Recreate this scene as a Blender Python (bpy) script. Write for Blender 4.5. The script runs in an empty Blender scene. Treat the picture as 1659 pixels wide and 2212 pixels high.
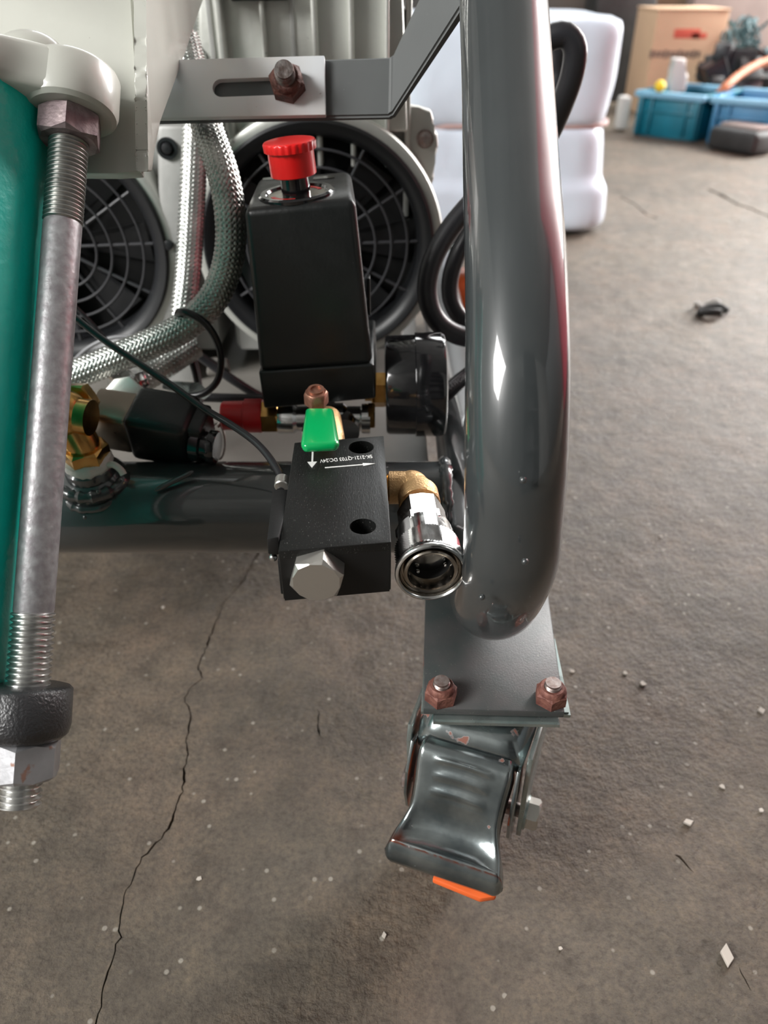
import bpy, bmesh, math, random
from mathutils import Vector, Matrix, noise
random.seed(7)
PI = math.pi
C = bpy.context.scene.collection
SC = bpy.context.scene
R = math.radians

# ------------------------------------------------------------------ camera
CAM_H = 0.40
PITCH = R(35)
FPX = 1660.0
cam_d = bpy.data.cameras.new('camera')
cam = bpy.data.objects.new('camera', cam_d); C.objects.link(cam)
cam.location = (0, 0, CAM_H)
cam.rotation_euler = (PI/2 - PITCH, 0, 0)
cam_d.sensor_fit = 'VERTICAL'; cam_d.sensor_height = 36.0
cam_d.lens = 36.0 * FPX / 2212.0
cam_d.clip_start = 0.01
cam_d.dof.use_dof = True
cam_d.dof.focus_distance = 0.335
cam_d.dof.aperture_fstop = 9.0
SC.camera = cam

# ------------------------------------------------------------------ light
w = bpy.data.worlds.new('world'); SC.world = w; w.use_nodes = True
wn = w.node_tree.nodes; wl = w.node_tree.links
bg = wn['Background']
tc = wn.new('ShaderNodeTexCoord'); sep = wn.new('ShaderNodeSeparateXYZ')
rmp = wn.new('ShaderNodeValToRGB'); mp = wn.new('ShaderNodeMapRange')
wl.new(tc.outputs['Generated'], sep.inputs[0]); wl.new(sep.outputs['Z'], mp.inputs['Value'])
mp.inputs['From Min'].default_value = -1; mp.inputs['From Max'].default_value = 1
wl.new(mp.outputs[0], rmp.inputs[0]); wl.new(rmp.outputs[0], bg.inputs['Color'])
rmp.color_ramp.elements[0].position = 0.45; rmp.color_ramp.elements[0].color = (.10, .095, .085, 1)
rmp.color_ramp.elements[1].position = 0.75; rmp.color_ramp.elements[1].color = (.42, .43, .43, 1)
bg.inputs['Strength'].default_value = 0.55

def area(name, loc, target, sx, sy, power, col=(1, 1, 1)):
    l = bpy.data.lights.new(name, 'AREA'); l.shape = 'RECTANGLE'; l.size = sx; l.size_y = sy
    l.energy = power; l.color = col
    o = bpy.data.objects.new(name, l); C.objects.link(o); o.location = loc
    o.rotation_euler = (Vector(target) - Vector(loc)).to_track_quat('-Z', 'Y').to_euler()
    return o
# open door far to the right; back and left lamps are added
area('door_light', (3.1, 3.0, 1.5), (0.1, 0.4, 0.1), 1.8, 2.4, 250, (1, .985, .96))
area('back_sheen_light', (0.5, 4.08, 2.25), (0.2, 0.4, 0.1), 3.4, 1.1, 78, (.98, 1, 1))  # added high lamp at the back for floor sheen, no window modelled
area('left_fill_light', (-2.9, -1.3, 2.3), (0.3, 0.5, 0.3), 1.8, 1.5, 165, (1, .99, .97))  # added fill lamp for the front parts and red cabinet, no window modelled
SC.view_settings.view_transform = 'Standard'
SC.view_settings.look = 'None'
SC.view_settings.gamma = 1.0
SC.view_settings.use_curve_mapping = False
SC.view_settings.exposure = 0.74

# ------------------------------------------------------------------ pixel maths
cf = Vector((0, math.cos(PITCH), -math.sin(PITCH)))
cu = Vector((0, math.sin(PITCH), math.cos(PITCH)))
cr = Vector((1, 0, 0))
CO = Vector((0, 0, CAM_H))
def ray(px, py):
    return cf + cr*((px-829.5)/FPX) + cu*((1106-py)/FPX)
def W(px, py, Y=None, Z=None, d=None, X=None):
    v = ray(px, py)
    if d is not None: return CO + v*d
    if Y is not None: return CO + v*(Y/v.y)
    if X is not None: return CO + v*(X/v.x)
    return CO + v*((Z-CAM_H)/v.z)
def RP(px, py, o, n):
    v = ray(px, py)
    return CO + v*((o-CO).dot(n)/v.dot(n))

# ------------------------------------------------------------------ materials
def mat(name, col, rough=.5, metal=0., coat=0., var=.0, var_scale=40., var_col=None, bump=0., bump_scale=200.,
        spots=None, spot_scale=120., spot_thr=.62, coat_rough=.08, stretch=None, rough_var=0., spec=None):
    m = bpy.data.materials.new(name); m.use_nodes = True
    nt = m.node_tree; N = nt.nodes; L = nt.links
    b = N['Principled BSDF']
    b.inputs['Roughness'].default_value = rough; b.inputs['Metallic'].default_value = metal
    b.inputs['Coat Weight'].default_value = coat; b.inputs['Coat Roughness'].default_value = coat_rough
    if spec is not None: b.inputs['Specular IOR Level'].default_value = spec
    b.inputs['Base Color'].default_value = (*col, 1)
    tc = N.new('ShaderNodeTexCoord'); mpn = N.new('ShaderNodeMapping')
    L.new(tc.outputs['Object'], mpn.inputs['Vector'])
    if stretch: mpn.inputs['Scale'].default_value = stretch
    src = None
    def ns(scale, det=5):
        n = N.new('ShaderNodeTexNoise'); n.inputs['Scale'].default_value = scale; n.inputs['Detail'].default_value = det
        L.new(mpn.outputs[0], n.inputs['Vector']); return n
    if var > 0 or var_col:
        n = ns(var_scale); r = N.new('ShaderNodeValToRGB')
        r.color_ramp.elements[0].position = .35; r.color_ramp.elements[1].position = .68
        vc = var_col if var_col else tuple(max(0, c*(1-var)) for c in col)
        r.color_ramp.elements[0].color = (*vc, 1); r.color_ramp.elements[1].color = (*col, 1)
        L.new(n.outputs['Fac'], r.inputs[0]); src = r.outputs[0]
    if spots:
        n = ns(spot_scale, 3); r = N.new('ShaderNodeValToRGB')
        r.color_ramp.elements[0].position = spot_thr; r.color_ramp.elements[1].position = spot_thr+.05
        r.color_ramp.elements[0].color = (0, 0, 0, 1); r.color_ramp.elements[1].color = (1, 1, 1, 1)
        L.new(n.outputs['Fac'], r.inputs[0])
        mx = N.new('ShaderNodeMix'); mx.data_type = 'RGBA'
        L.new(r.outputs[0], mx.inputs['Factor'])
        if src: L.new(src, mx.inputs[6])
        else: mx.inputs[6].default_value = (*col, 1)
        mx.inputs[7].default_value = (*spots, 1); src = mx.outputs[2]
        if metal > 0:
            inv = N.new('ShaderNodeMath'); inv.operation = 'MULTIPLY_ADD'
            inv.inputs[1].default_value = -metal; inv.inputs[2].default_value = metal
            L.new(r.outputs[0], inv.inputs[0]); L.new(inv.outputs[0], b.inputs['Metallic'])
        rr = N.new('ShaderNodeMath'); rr.operation = 'MULTIPLY_ADD'; rr.inputs[1].default_value = .75-rough; rr.inputs[2].default_value = rough
        L.new(r.outputs[0], rr.inputs[0]); L.new(rr.outputs[0], b.inputs['Roughness'])
    elif rough_var > 0:
        n = ns(var_scale*1.7, 6); mr = N.new('ShaderNodeMapRange')
        mr.inputs['From Min'].default_value = .3; mr.inputs['From Max'].default_value = .7
        mr.inputs['To Min'].default_value = max(.02, rough-rough_var); mr.inputs['To Max'].default_value = rough+rough_var
        L.new(n.outputs['Fac'], mr.inputs['Value']); L.new(mr.outputs[0], b.inputs['Roughness'])
    if src: L.new(src, b.inputs['Base Color'])
    if bump > 0:
        n = ns(bump_scale, 4); bp = N.new('ShaderNodeBump'); bp.inputs['Strength'].default_value = bump
        bp.inputs['Distance'].default_value = .001
        L.new(n.outputs['Fac'], bp.inputs['Height']); L.new(bp.outputs[0], b.inputs['Normal'])
        if coat > 0: L.new(bp.outputs[0], b.inputs['Coat Normal'])
    return m

M = {}
M['frame'] = mat('frame_paint', (.044, .050, .052), .30, 0, 1.0, var=.15, var_scale=25, bump=.05, bump_scale=60, coat_rough=.05)
M['bracket'] = mat('bracket_paint', (.105, .112, .112), .58, 0, 0, var=.1, var_scale=30, bump=.05, bump_scale=200, spots=(.25, .26, .26), spot_scale=300, spot_thr=.74)
M['plate'] = mat('plate_paint', (.040, .052, .051), .46, 0, .2, var_col=(.072, .070, .070), var_scale=48, bump=.12, bump_scale=1400, spots=(.20, .21, .18), spot_scale=1000, spot_thr=.68, coat_rough=.3)
M['green'] = mat('teal_enamel', (.0, .70, .58), .42, 0, .25, var=.10, var_scale=30, bump=.5, bump_scale=210, coat_rough=.05)
M['cream'] = mat('cream_enamel', (.56, .565, .51), .36, 0, .4, var=.06, var_scale=18, bump=.25, bump_scale=60, spots=(.16, .12, .10), spot_scale=420, spot_thr=.745, coat_rough=.1)
M['bar'] = mat('bar_white_paint', (.80, .77, .70), .55, 0, 0, var_col=(.70, .74, .78), var_scale=14, bump=.05, bump_scale=150, spots=(.28, .20, .18), spot_scale=480, spot_thr=.74)
M['zinc'] = mat('zinc_rod', (.46, .46, .47), .42, .45, 0, var_col=(.33, .31, .325), var_scale=260, bump=.15, bump_scale=400, rough_var=.12)
M['zinc_thread'] = mat('zinc_thread', (.82, .82, .80), .28, .95, 0, var=.25, var_scale=150)
M['dull_thread'] = mat('dull_thread', (.52, .52, .50), .34, .9, 0, var=.3, var_scale=150)
M['purple_nut'] = mat('weathered_nut', (.34, .27, .27), .5, .45, 0, var_col=(.19, .14, .15), var_scale=180, bump=.35, bump_scale=350)
M['rust'] = mat('rusty_nut', (.27, .115, .085), .62, .25, 0, var_col=(.13, .045, .035), var_scale=200, bump=.6, bump_scale=420)
M['rust_dark'] = mat('dark_rusty_nut', (.15, .06, .045), .62, .25, 0, var_col=(.06, .025, .02), var_scale=220, bump=.9, bump_scale=420)
M['stud'] = mat('dull_stud', (.24, .22, .21), .42, .8, 0, var_col=(.12, .09, .08), var_scale=300, bump=.3, bump_scale=400)
M['bolt'] = mat('bolt_steel', (.42, .38, .36), .42, .8, 0, var_col=(.24, .17, .15), var_scale=250, bump=.2, bump_scale=400)
M['grey_nut'] = mat('grey_zinc_nut', (.50, .50, .52), .42, .6, 0, var=.2, var_scale=90, spots=(.38, .22, .17), spot_scale=140, spot_thr=.64, bump=.2, bump_scale=200)
M['black_cast'] = mat('black_cast_paint', (.028, .028, .03), .38, 0, .5, bump=.45, bump_scale=900, coat_rough=.2)
M['black_plastic'] = mat('black_plastic', (.009, .0105, .0105), .34, 0, 0, bump=.12, bump_scale=500, rough_var=.06, var_scale=60)
M['gloss_black'] = mat('gloss_black', (.008, .008, .009), .12, 0, .6)
M['fan_black'] = mat('fan_black', (.016, .017, .019), .38)
M['guard_wire'] = mat('guard_plastic', (.05, .05, .055), .3)
M['dark'] = mat('inner_shade', (.004, .004, .004), .9)  # near black standing in for shade inside the fans and coupler bore
M['anod'] = mat('black_anodised', (.012, .0125, .012), .36, .25, 0, spots=(.16, .16, .15), spot_scale=1300, spot_thr=.66, bump=.10, bump_scale=900, stretch=(2.5, .5, 1))
M['anod_shade'] = mat('black_front_shade_and_coil', (.004, .004, .004), .55, 0, 0, bump=.1, bump_scale=300)  # blacker anodising with the block front's shade in its colour, coil parts share it
M['alu'] = mat('machined_aluminium', (.62, .60, .56), .34, .9, 0, bump=.06, bump_scale=900)
M['castalu'] = mat('cast_aluminium', (.66, .67, .63), .42, .55, 0, var=.12, var_scale=25, bump=.15, bump_scale=250, spots=(.2, .2, .19), spot_scale=160, spot_thr=.74)
M['greycast'] = mat('grey_casting', (.46, .46, .445), .5, .25, 0, var=.15, var_scale=40, bump=.2, bump_scale=200)
M['chrome'] = mat('chrome', (.70, .70, .69), .14, 1, 0, rough_var=.07, var_scale=160)
M['chrome_dark'] = mat('nickel_dark', (.40, .36, .31), .2, 1, 0, rough_var=.08, var_scale=160)
M['bronze'] = mat('nickel_bronze_frame', (.30, .25, .20), .33, .9, 0, rough_var=.06, var_scale=80)
M['brass'] = mat('brass', (.70, .43, .15), .26, 1, 0, var_col=(.52, .28, .08), var_scale=150)
M['brass_cast'] = mat('cast_brass', (.60, .38, .18), .42, .75, 0, var=.15, var_scale=120, bump=.45, bump_scale=900)
M['copper'] = mat('copper_dull', (.45, .22, .15), .4, .7, 0, var=.4, var_scale=250, bump=.3, bump_scale=500)
M['red'] = mat('red_plastic', (.78, .008, .008), .35, 0, .2, var=.05)
M['red_vinyl'] = mat('red_vinyl_cap', (.55, .012, .015), .38, 0, .1)
M['greenh'] = mat('green_dipped_vinyl', (.0, .36, .095), .24, 0, .6, spots=(.35, .5, .38), spot_scale=650, spot_thr=.76)
M['braid'] = mat('steel_braid', (.60, .60, .57), .36, .9, 0, var_col=(.36, .38, .36), var_scale=90)
M['cable'] = mat('black_cable', (.014, .014, .016), .36, 0, .15)
M['cable2'] = mat('black_rubber_cable', (.022, .022, .026), .42, 0, .1)
M['wire_grey'] = mat('grey_wire', (.25, .25, .26), .4)
M['tape'] = mat('thread_seal_tape', (.72, .70, .66), .6, bump=.4, bump_scale=400)
M['print'] = mat('white_print', (.78, .78, .76), .5)
M['galv'] = mat('galvanised_steel', (.40, .44, .44), .20, .95, 0, var_col=(.17, .20, .21), var_scale=45, rough_var=.1, spots=(.22, .085, .06), spot_scale=95, spot_thr=.665, bump=.1, bump_scale=200)
M['galv_pedal'] = mat('galvanised_pedal', (.42, .46, .46), .19, .95, 0, var_col=(.16, .19, .20), var_scale=45, spots=(.22, .085, .06), spot_scale=120, spot_thr=.69, bump=.1, bump_scale=200)
M['galv2'] = mat('galvanised_fork', (.48, .53, .51), .33, .85, 0, var_col=(.30, .36, .35), var_scale=60, rough_var=.1)
M['orange'] = mat('orange_polyurethane', (.80, .14, .03), .4)
M['bale'] = mat('white_plastic_wrap', (.74, .84, .96), .35, 0, .3, bump=.6, bump_scale=45, var=.06, var_scale=12)
M['strap'] = mat('pink_twine', (.50, .34, .32), .6)
M['carton'] = mat('cardboard', (.60, .41, .27), .8, var=.08, var_scale=8)
M['carton_side'] = M['carton']
M['redprint'] = mat('red_print', (.62, .12, .08), .8)
M['darkprint'] = mat('dark_print', (.15, .11, .09), .8)
M['blue1'] = mat('turquoise_crate', (.0, .17, .25), .4, 0, 0, var=.35, var_scale=9)
M['blue2'] = mat('blue_crate', (.035, .22, .42), .4, 0, 0, var=.3, var_scale=9)
M['bluerim'] = mat('pale_blue_rim', (.18, .40, .56), .45)
M['yellow'] = mat('yellow_plastic', (.80, .58, .02), .5)
M['hose_or'] = mat('orange_hose', (.45, .14, .05), .5)
M['net'] = mat('teal_netting', (.08, .17, .19), .7, var=.5, var_scale=60)
M['darkjunk'] = mat('dark_scrap', (.03, .03, .03), .6, var=.4, var_scale=30)
M['wallb'] = mat('stained_wall', (.075, .06, .05), .8, var_col=(.03, .038, .04), var_scale=2.2)
M['wall_dark'] = mat('grey_front_wall', (.24, .24, .23), .8, var=.3, var_scale=3)
M['ceiling_dark'] = mat('grey_ceiling', (.20, .205, .20), .9, var=.3, var_scale=3)  # ceiling tone set for bounce and what the post reflects
M['wall_pale'] = mat('grey_plaster', (.33, .335, .32), .8, var=.2, var_scale=2)
M['brown'] = mat('brown_board', (.22, .15, .10), .8, var=.3, var_scale=8)
M['pinkish'] = mat('dusty_board', (.30, .24, .22), .8, var=.2, var_scale=10)
M['deck'] = mat('beige_deck_paint', (.22, .205, .185), .5, var=.15, var_scale=25)
M['redcab'] = mat('red_cabinet_paint', (.90, .06, .12), .5)
M['glass'] = mat('gauge_glass', (.7, .72, .72), .1, 0, .5)
M['chip'] = mat('pale_chip', (.55, .50, .44), .7)
M['paper'] = mat('paper_scrap', (.55, .54, .52), .7)

_nt = M['galv_pedal'].node_tree; _b = _nt.nodes['Principled BSDF']
_a = _nt.nodes.new('ShaderNodeAttribute'); _a.attribute_name = 'rust'
_x = _nt.nodes.new('ShaderNodeMix'); _x.data_type = 'RGBA'
_nt.links.new(_a.outputs['Fac'], _x.inputs['Factor']); _nt.links.new(_b.inputs['Base Color'].links[0].from_socket, _x.inputs[6])
_x.inputs[7].default_value = (.26, .09, .06, 1); _nt.links.new(_x.outputs[2], _b.inputs['Base Color'])
M['frame'].node_tree.nodes['Principled BSDF'].inputs['Coat IOR'].default_value = 1.62
def floor_mat():
    m = bpy.data.materials.new('rough_concrete'); m.use_nodes = True
    nt = m.node_tree; N = nt.nodes; L = nt.links; b = N['Principled BSDF']
    tc = N.new('ShaderNodeTexCoord')
    def ns(scale, det=6, ro=.6):
        n = N.new('ShaderNodeTexNoise'); n.inputs['Scale'].default_value = scale; n.inputs['Detail'].default_value = det
        n.inputs['Roughness'].default_value = ro; L.new(tc.outputs['Object'], n.inputs['Vector']); return n
    def ramp(src, stops):
        r = N.new('ShaderNodeValToRGB'); e = r.color_ramp.elements
        e[0].position, e[0].color = stops[0][0], (*stops[0][1], 1); e[1].position, e[1].color = stops[-1][0], (*stops[-1][1], 1)
        for p, c in stops[1:-1]: x = e.new(p); x.color = (*c, 1)
        L.new(src, r.inputs[0]); return r
    def mix(fac, a, bb, t='MIX'):
        x = N.new('ShaderNodeMix'); x.data_type = 'RGBA'; x.blend_type = t
        if isinstance(fac, float): x.inputs['Factor'].default_value = fac
        else: L.new(fac, x.inputs['Factor'])
        for i, s in ((6, a), (7, bb)):
            if isinstance(s, tuple): x.inputs[i].default_value = (*s, 1)
            else: L.new(s, x.inputs[i])
        return x.outputs[2]
    big = ramp(ns(3.2, 6).outputs['Fac'], [(.34, (.078, .063, .046)), (.5, (.118, .096, .071)), (.66, (.168, .137, .102))])
    warm = ramp(ns(9, 5).outputs['Fac'], [(.45, (0, 0, 0)), (.75, (1, 1, 1))])
    c1 = mix(warm.outputs[0], big.outputs[0], (.165, .122, .088))
    fine = ramp(ns(300, 8, .72).outputs['Fac'], [(.30, (.42, .40, .38)), (.5, (1, 1, 1)), (.70, (1.5, 1.45, 1.4))])
    med = ramp(ns(46, 6, .65).outputs['Fac'], [(.32, (.62, .60, .58)), (.5, (1, 1, 1)), (.68, (1.28, 1.24, 1.18))])
    c1 = mix(.9, c1, med.outputs[0], 'MULTIPLY')
    c2 = mix(.85, c1, fine.outputs[0], 'MULTIPLY')
    vor = N.new('ShaderNodeTexVoronoi'); vor.inputs['Scale'].default_value = 190; L.new(tc.outputs['Object'], vor.inputs['Vector'])
    pick = ramp(vor.outputs['Color'], [(.80, (0, 0, 0)), (.86, (1, 1, 1))])
    dot = ramp(vor.outputs['Distance'], [(.18, (1, 1, 1)), (.30, (0, 0, 0))])
    sp = mix(1.0, pick.outputs[0], dot.outputs[0], 'MULTIPLY')
    c3 = mix(sp, c2, (.34, .31, .26))
    L.new(c3, b.inputs['Base Color'])
    rr = N.new('ShaderNodeMapRange'); L.new(ns(14).outputs['Fac'], rr.inputs['Value'])
    rr.inputs['To Min'].default_value = .36; rr.inputs['To Max'].default_value = .62
    L.new(rr.outputs[0], b.inputs['Roughness'])
    b1 = N.new('ShaderNodeBump'); b1.inputs['Distance'].default_value = .0034; b1.inputs['Strength'].default_value = .75
    L.new(ns(190, 8, .68).outputs['Fac'], b1.inputs['Height'])
    b2 = N.new('ShaderNodeBump'); b2.inputs['Distance'].default_value = .01; b2.inputs['Strength'].default_value = .5
    L.new(ns(28, 5).outputs['Fac'], b2.inputs['Height']); L.new(b1.outputs[0], b2.inputs['Normal'])
    L.new(b2.outputs[0], b.inputs['Normal'])
    return m
M['floor'] = floor_mat()

# ------------------------------------------------------------------ builders
BASE = {}
def thing(name, label, cat, loc, group=None):
    o = bpy.data.objects.new(name, None); C.objects.link(o)
    o.empty_display_size = .01
    o.location = loc; o['label'] = label; o['category'] = cat
    if group: o['group'] = group
    BASE[o.name] = Vector(loc); return o
def base_of(o):
    while o is not None and o.name not in BASE: o = o.parent
    return BASE[o.name] if o else Vector((0, 0, 0))

def frame(z, x=None):
    z = Vector(z).normalized()
    if x is None: x = Vector((1, 0, 0)) if abs(z.x) < .9 else Vector((0, 1, 0))
    x = Vector(x); x = (x - z*x.dot(z)).normalized(); y = z.cross(x)
    return Matrix((x, y, z)).transposed()

class B:
    def __init__(s): s.bm = bmesh.new()
    def _ring_faces(s, rings, closed=True):
        n = len(rings[0])
        for a, b in zip(rings[:-1], rings[1:]):
            for i in range(n if closed else n-1):
                j = (i+1) % n
                try: s.bm.faces.new((a[i], a[j], b[j], b[i]))
                except ValueError: pass
    def box(s, c, size, rot=None, bevel=0., seg=2):
        r = bmesh.ops.create_cube(s.bm, size=1.0)
        vs = r['verts']; rot = rot or Matrix.Identity(3)
        for v in vs:
            v.co = Vector(c) + rot @ Vector((v.co.x*size[0], v.co.y*size[1], v.co.z*size[2]))
        if bevel > 0:
            es = list({e for v in vs for e in v.link_edges})
            bmesh.ops.bevel(s.bm, geom=es, offset=bevel, segments=seg, affect='EDGES', profile=.5)
        return s
    def hull8(s, pts, bevel=0., seg=2):
        """pts: 4 front points (ccw) then 4 back points"""
        vs = [s.bm.verts.new(p) for p in pts]
        for f in ((0, 1, 2, 3), (7, 6, 5, 4), (0, 4, 5, 1), (1, 5, 6, 2), (2, 6, 7, 3), (3, 7, 4, 0)):
            s.bm.faces.new([vs[i] for i in f])
        if bevel > 0:
            es = list({e for v in vs for e in v.link_edges})
            bmesh.ops.bevel(s.bm, geom=es, offset=bevel, segments=seg, affect='EDGES', profile=.5)
        return s
    def prism(s, pts, n, depth, bevel=0., seg=2):
        """planar outline pts (world), extruded by depth along -n"""
        n = Vector(n).normalized()
        a = [s.bm.verts.new(p) for p in pts]; b = [s.bm.verts.new(Vector(p)-n*depth) for p in pts]
        s.bm.faces.new(a); s.bm.faces.new(b[::-1])
        k = len(a)
        for i in range(k): s.bm.faces.new((a[i], b[i], b[(i+1) % k], a[(i+1) % k]))
        if bevel > 0:
            es = list({e for v in a+b for e in v.link_edges})
            bmesh.ops.bevel(s.bm, geom=es, offset=bevel, segments=seg, affect='EDGES', profile=.5)
        return s
    def lathe(s, o, axis, prof, n=32, cap=True, x=None):
        """prof = [(dist along axis, radius)]"""
        F = frame(axis, x); rings = []; o = Vector(o)
        for t, r in prof:
            rings.append([s.bm.verts.new(o + F @ Vector((max(r, 1e-5)*math.cos(2*PI*i/n), max(r, 1e-5)*math.sin(2*PI*i/n), t))) for i in range(n)])
        s._ring_faces(rings)
        if cap:
            s.bm.faces.new(rings[0][::-1]); s.bm.faces.new(rings[-1])
        return s
    def hexnut(s, o, axis, Rc, h, cham=.12, x=None, both=False):
        F = frame(axis, x); o = Vector(o); rings = []
        ri = Rc*math.cos(PI/6)
        def ring(fc, fm, zc, zm):
            return [s.bm.verts.new(o + F @ Vector(((fc*Rc if i % 2 == 0 else fm*ri)*math.cos(PI*i/6), (fc*Rc if i % 2 == 0 else fm*ri)*math.sin(PI*i/6), (zc if i % 2 == 0 else zm)))) for i in range(12)]
        c = cham*Rc
        if both: rings.append(ring(.85, .97, 0, 0)); rings.append(ring(1, 1, c, c*.15))
        else: rings.append(ring(1, 1, 0, 0))
        rings.append(ring(1, 1, h-c, h-c*.15)); rings.append(ring(.85, .97, h, h))
        s._ring_faces(rings); s.bm.faces.new(rings[0][::-1]); s.bm.faces.new(rings[-1])
        return s
    def sphere(s, c, r, sub=3, scale=(1, 1, 1)):
        q = bmesh.ops.create_icosphere(s.bm, subdivisions=sub, radius=1)
        for v in q['verts']: v.co = Vector(c) + Vector((v.co.x*r*scale[0], v.co.y*r*scale[1], v.co.z*r*scale[2]))
        return s
    def sweep(s, path, r, n=20, cap=True, fn=None):
        P = [Vector(p) for p in path]; k = len(P)
        T = [(P[min(i+1, k-1)]-P[max(i-1, 0)]).normalized() for i in range(k)]
        nx = frame(T[0]) @ Vector((1, 0, 0)); rings = []; L = 0
        for i in range(k):
            if i: L += (P[i]-P[i-1]).length
            nx = (nx - T[i]*nx.dot(T[i])).normalized(); ny = T[i].cross(nx)
            rr = r[i] if isinstance(r, (list, tuple)) else r
            ring = []
            for j in range(n):
                a = 2*PI*j/n; q = rr + (fn(a, L) if fn else 0)
                ring.append(s.bm.verts.new(P[i] + (nx*math.cos(a) + ny*math.sin(a))*q))
            rings.append(ring)
        s._ring_faces(rings)
        if cap: s.bm.faces.new(rings[0][::-1]); s.bm.faces.new(rings[-1])
        return s
    def done(s, name, m, parent=None, angle=35, smooth=True):
        bm = s.bm
        bmesh.ops.recalc_face_normals(bm, faces=bm.faces)
        off = base_of(parent)
        if smooth:
            for f in bm.faces: f.smooth = True
            for e in bm.edges:
                if len(e.link_faces) == 2: e.smooth = e.calc_face_angle(0) < R(angle)
        me = bpy.data.meshes.new(name); 
        if parent is not None:
            for v in bm.verts: v.co -= off
        bm.to_mesh(me); bm.free()
        me.materials.append(m)
        o = bpy.data.objects.new(name, me); C.objects.link(o)
        if parent is not None: o.parent = parent
        return o

def tag(o, label, cat, group=None):
    o['label'] = label; o['category'] = cat
    if group: o['group'] = group
    return o
def lab(o, label): o['label'] = label; return o
def recenter(o, loc):
    loc = Vector(loc)
    o.data.transform(Matrix.Translation(-loc)); o.location = loc; BASE[o.name] = loc; return o

def bez(pts, step=.004):
    """Catmull-Rom through points"""
    P = [Vector(p) for p in pts]; P = [P[0]*2-P[1]] + P + [P[-1]*2-P[-2]]; out = []
    for i in range(1, len(P)-2):
        a, b, c, d = P[i-1:i+3]; n = max(3, int((c-b).length/step))
        for k in range(n):
            t = k/n
            out.append(.5*((2*b) + (c-a)*t + (2*a-5*b+4*c-d)*t*t + (3*b-a-3*c+d)*t**3))
    out.append(P[-2]); return out

def cut(o, cutter_bm):
    me = bpy.data.meshes.new('cutter'); bmesh.ops.recalc_face_normals(cutter_bm, faces=cutter_bm.faces)
    cutter_bm.to_mesh(me); cutter_bm.free()
    c = bpy.data.objects.new('cutter', me); C.objects.link(c)
    c.location = base_of(o) if o.parent else o.location
    c.data.transform(Matrix.Translation(-c.location))
    md = o.modifiers.new('b', 'BOOLEAN'); md.operation = 'DIFFERENCE'; md.object = c; md.solver = 'EXACT'
    bpy.context.view_layer.update()
    dg = bpy.context.evaluated_depsgraph_get()
    new = bpy.data.meshes.new_from_object(o.evaluated_get(dg))
    o.modifiers.clear(); old = o.data; o.data = new
    bpy.data.objects.remove(c); bpy.data.meshes.remove(old)
    bm = bmesh.new(); bm.from_mesh(o.data)
    for f in bm.faces: f.smooth = True
    for e in bm.edges:
        if len(e.link_faces) == 2: e.smooth = e.calc_face_angle(0) < R(30)
    bm.to_mesh(o.data); bm.free()

def text_obj(name, body, size, o, xd, yd, m, parent, depth=.00008, sx=1.):
    cu_ = bpy.data.curves.new(name, 'FONT'); cu_.body = body; cu_.size = size; cu_.extrude = depth
    cu_.align_x = 'CENTER'; cu_.align_y = 'CENTER'; cu_.resolution_u = 4
    t = bpy.data.objects.new('t', cu_); C.objects.link(t)
    bpy.context.view_layer.update()
    me = bpy.data.meshes.new_from_object(t.evaluated_get(bpy.context.evaluated_depsgraph_get()))
    bpy.data.objects.remove(t); bpy.data.curves.remove(cu_)
    xd = Vector(xd).normalized(); z = xd.cross(Vector(yd)).normalized(); y = z.cross(xd)
    F = Matrix((xd*sx, y, z)).transposed()
    off = base_of(parent)
    for v in me.vertices: v.co = Vector(o) + F @ v.co - off
    me.name = name; me.materials.clear(); me.materials.append(m)
    ob = bpy.data.objects.new(name, me); C.objects.link(ob); ob.parent = parent
    return ob

def thread_prof(t0, t1, r, pitch, depth):
    out = []; n = int((t1-t0)/pitch); p = (t1-t0)/n
    for i in range(n):
        t = t0 + i*p
        out += [(t, r-depth), (t+p*.38, r), (t+p*.58, r)]
    out.append((t1, r-depth)); return out

# ================================================================== SETTING
fl = B().box((0, 2.0, -.03), (14, 12, .06)).done('floor', M['floor'], smooth=False)
fl['kind'] = 'structure'
def crack_cut(pts, w0, depth=.006):
    pts = [W(x, y, Z=0) for x, y in pts]
    P = []
    for a, b in zip(pts[:-1], pts[1:]):
        n = max(2, int((b-a).length/.003))
        for k in range(n): P.append(a.lerp(b, k/n))
    P.append(pts[-1])
    L_, R_ = [], []
    for i, p in enumerate(P):
        t = (P[min(i+1, len(P)-1)]-P[max(i-1, 0)]).normalized(); nrm = Vector((-t.y, t.x, 0))
        q = p + nrm*(noise.noise(p*90)*.0022 + noise.noise(p*330)*.0016)
        wd = w0*(.35 + .9*abs(noise.noise(p*60+Vector((5, 3, 1))))*1.6)
        if i in (0, len(P)-1): wd = .0001
        L_.append(q+nrm*wd/2); R_.append(q-nrm*wd/2)
    bm = bmesh.new()
    top = [[bm.verts.new(p+Vector((0, 0, .003))) for p in L_], [bm.verts.new(p+Vector((0, 0, .003))) for p in R_]]
    bot = [[bm.verts.new(p-Vector((0, 0, depth))) for p in L_], [bm.verts.new(p-Vector((0, 0, depth))) for p in R_]]
    n = len(L_)
    for i in range(n-1):
        bm.faces.new((top[0][i], top[1][i], top[1][i+1], top[0][i+1]))
        bm.faces.new((bot[0][i], bot[0][i+1], bot[1][i+1], bot[1][i]))
        bm.faces.new((top[0][i], top[0][i+1], bot[0][i+1], bot[0][i]))
        bm.faces.new((top[1][i], bot[1][i], bot[1][i+1], top[1][i+1]))
    bm.faces.new((top[0][0], bot[0][0], bot[1][0], top[1][0]))
    bm.faces.new((top[0][-1], top[1][-1], bot[1][-1], bot[0][-1]))
    cut(fl, bm)
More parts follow.
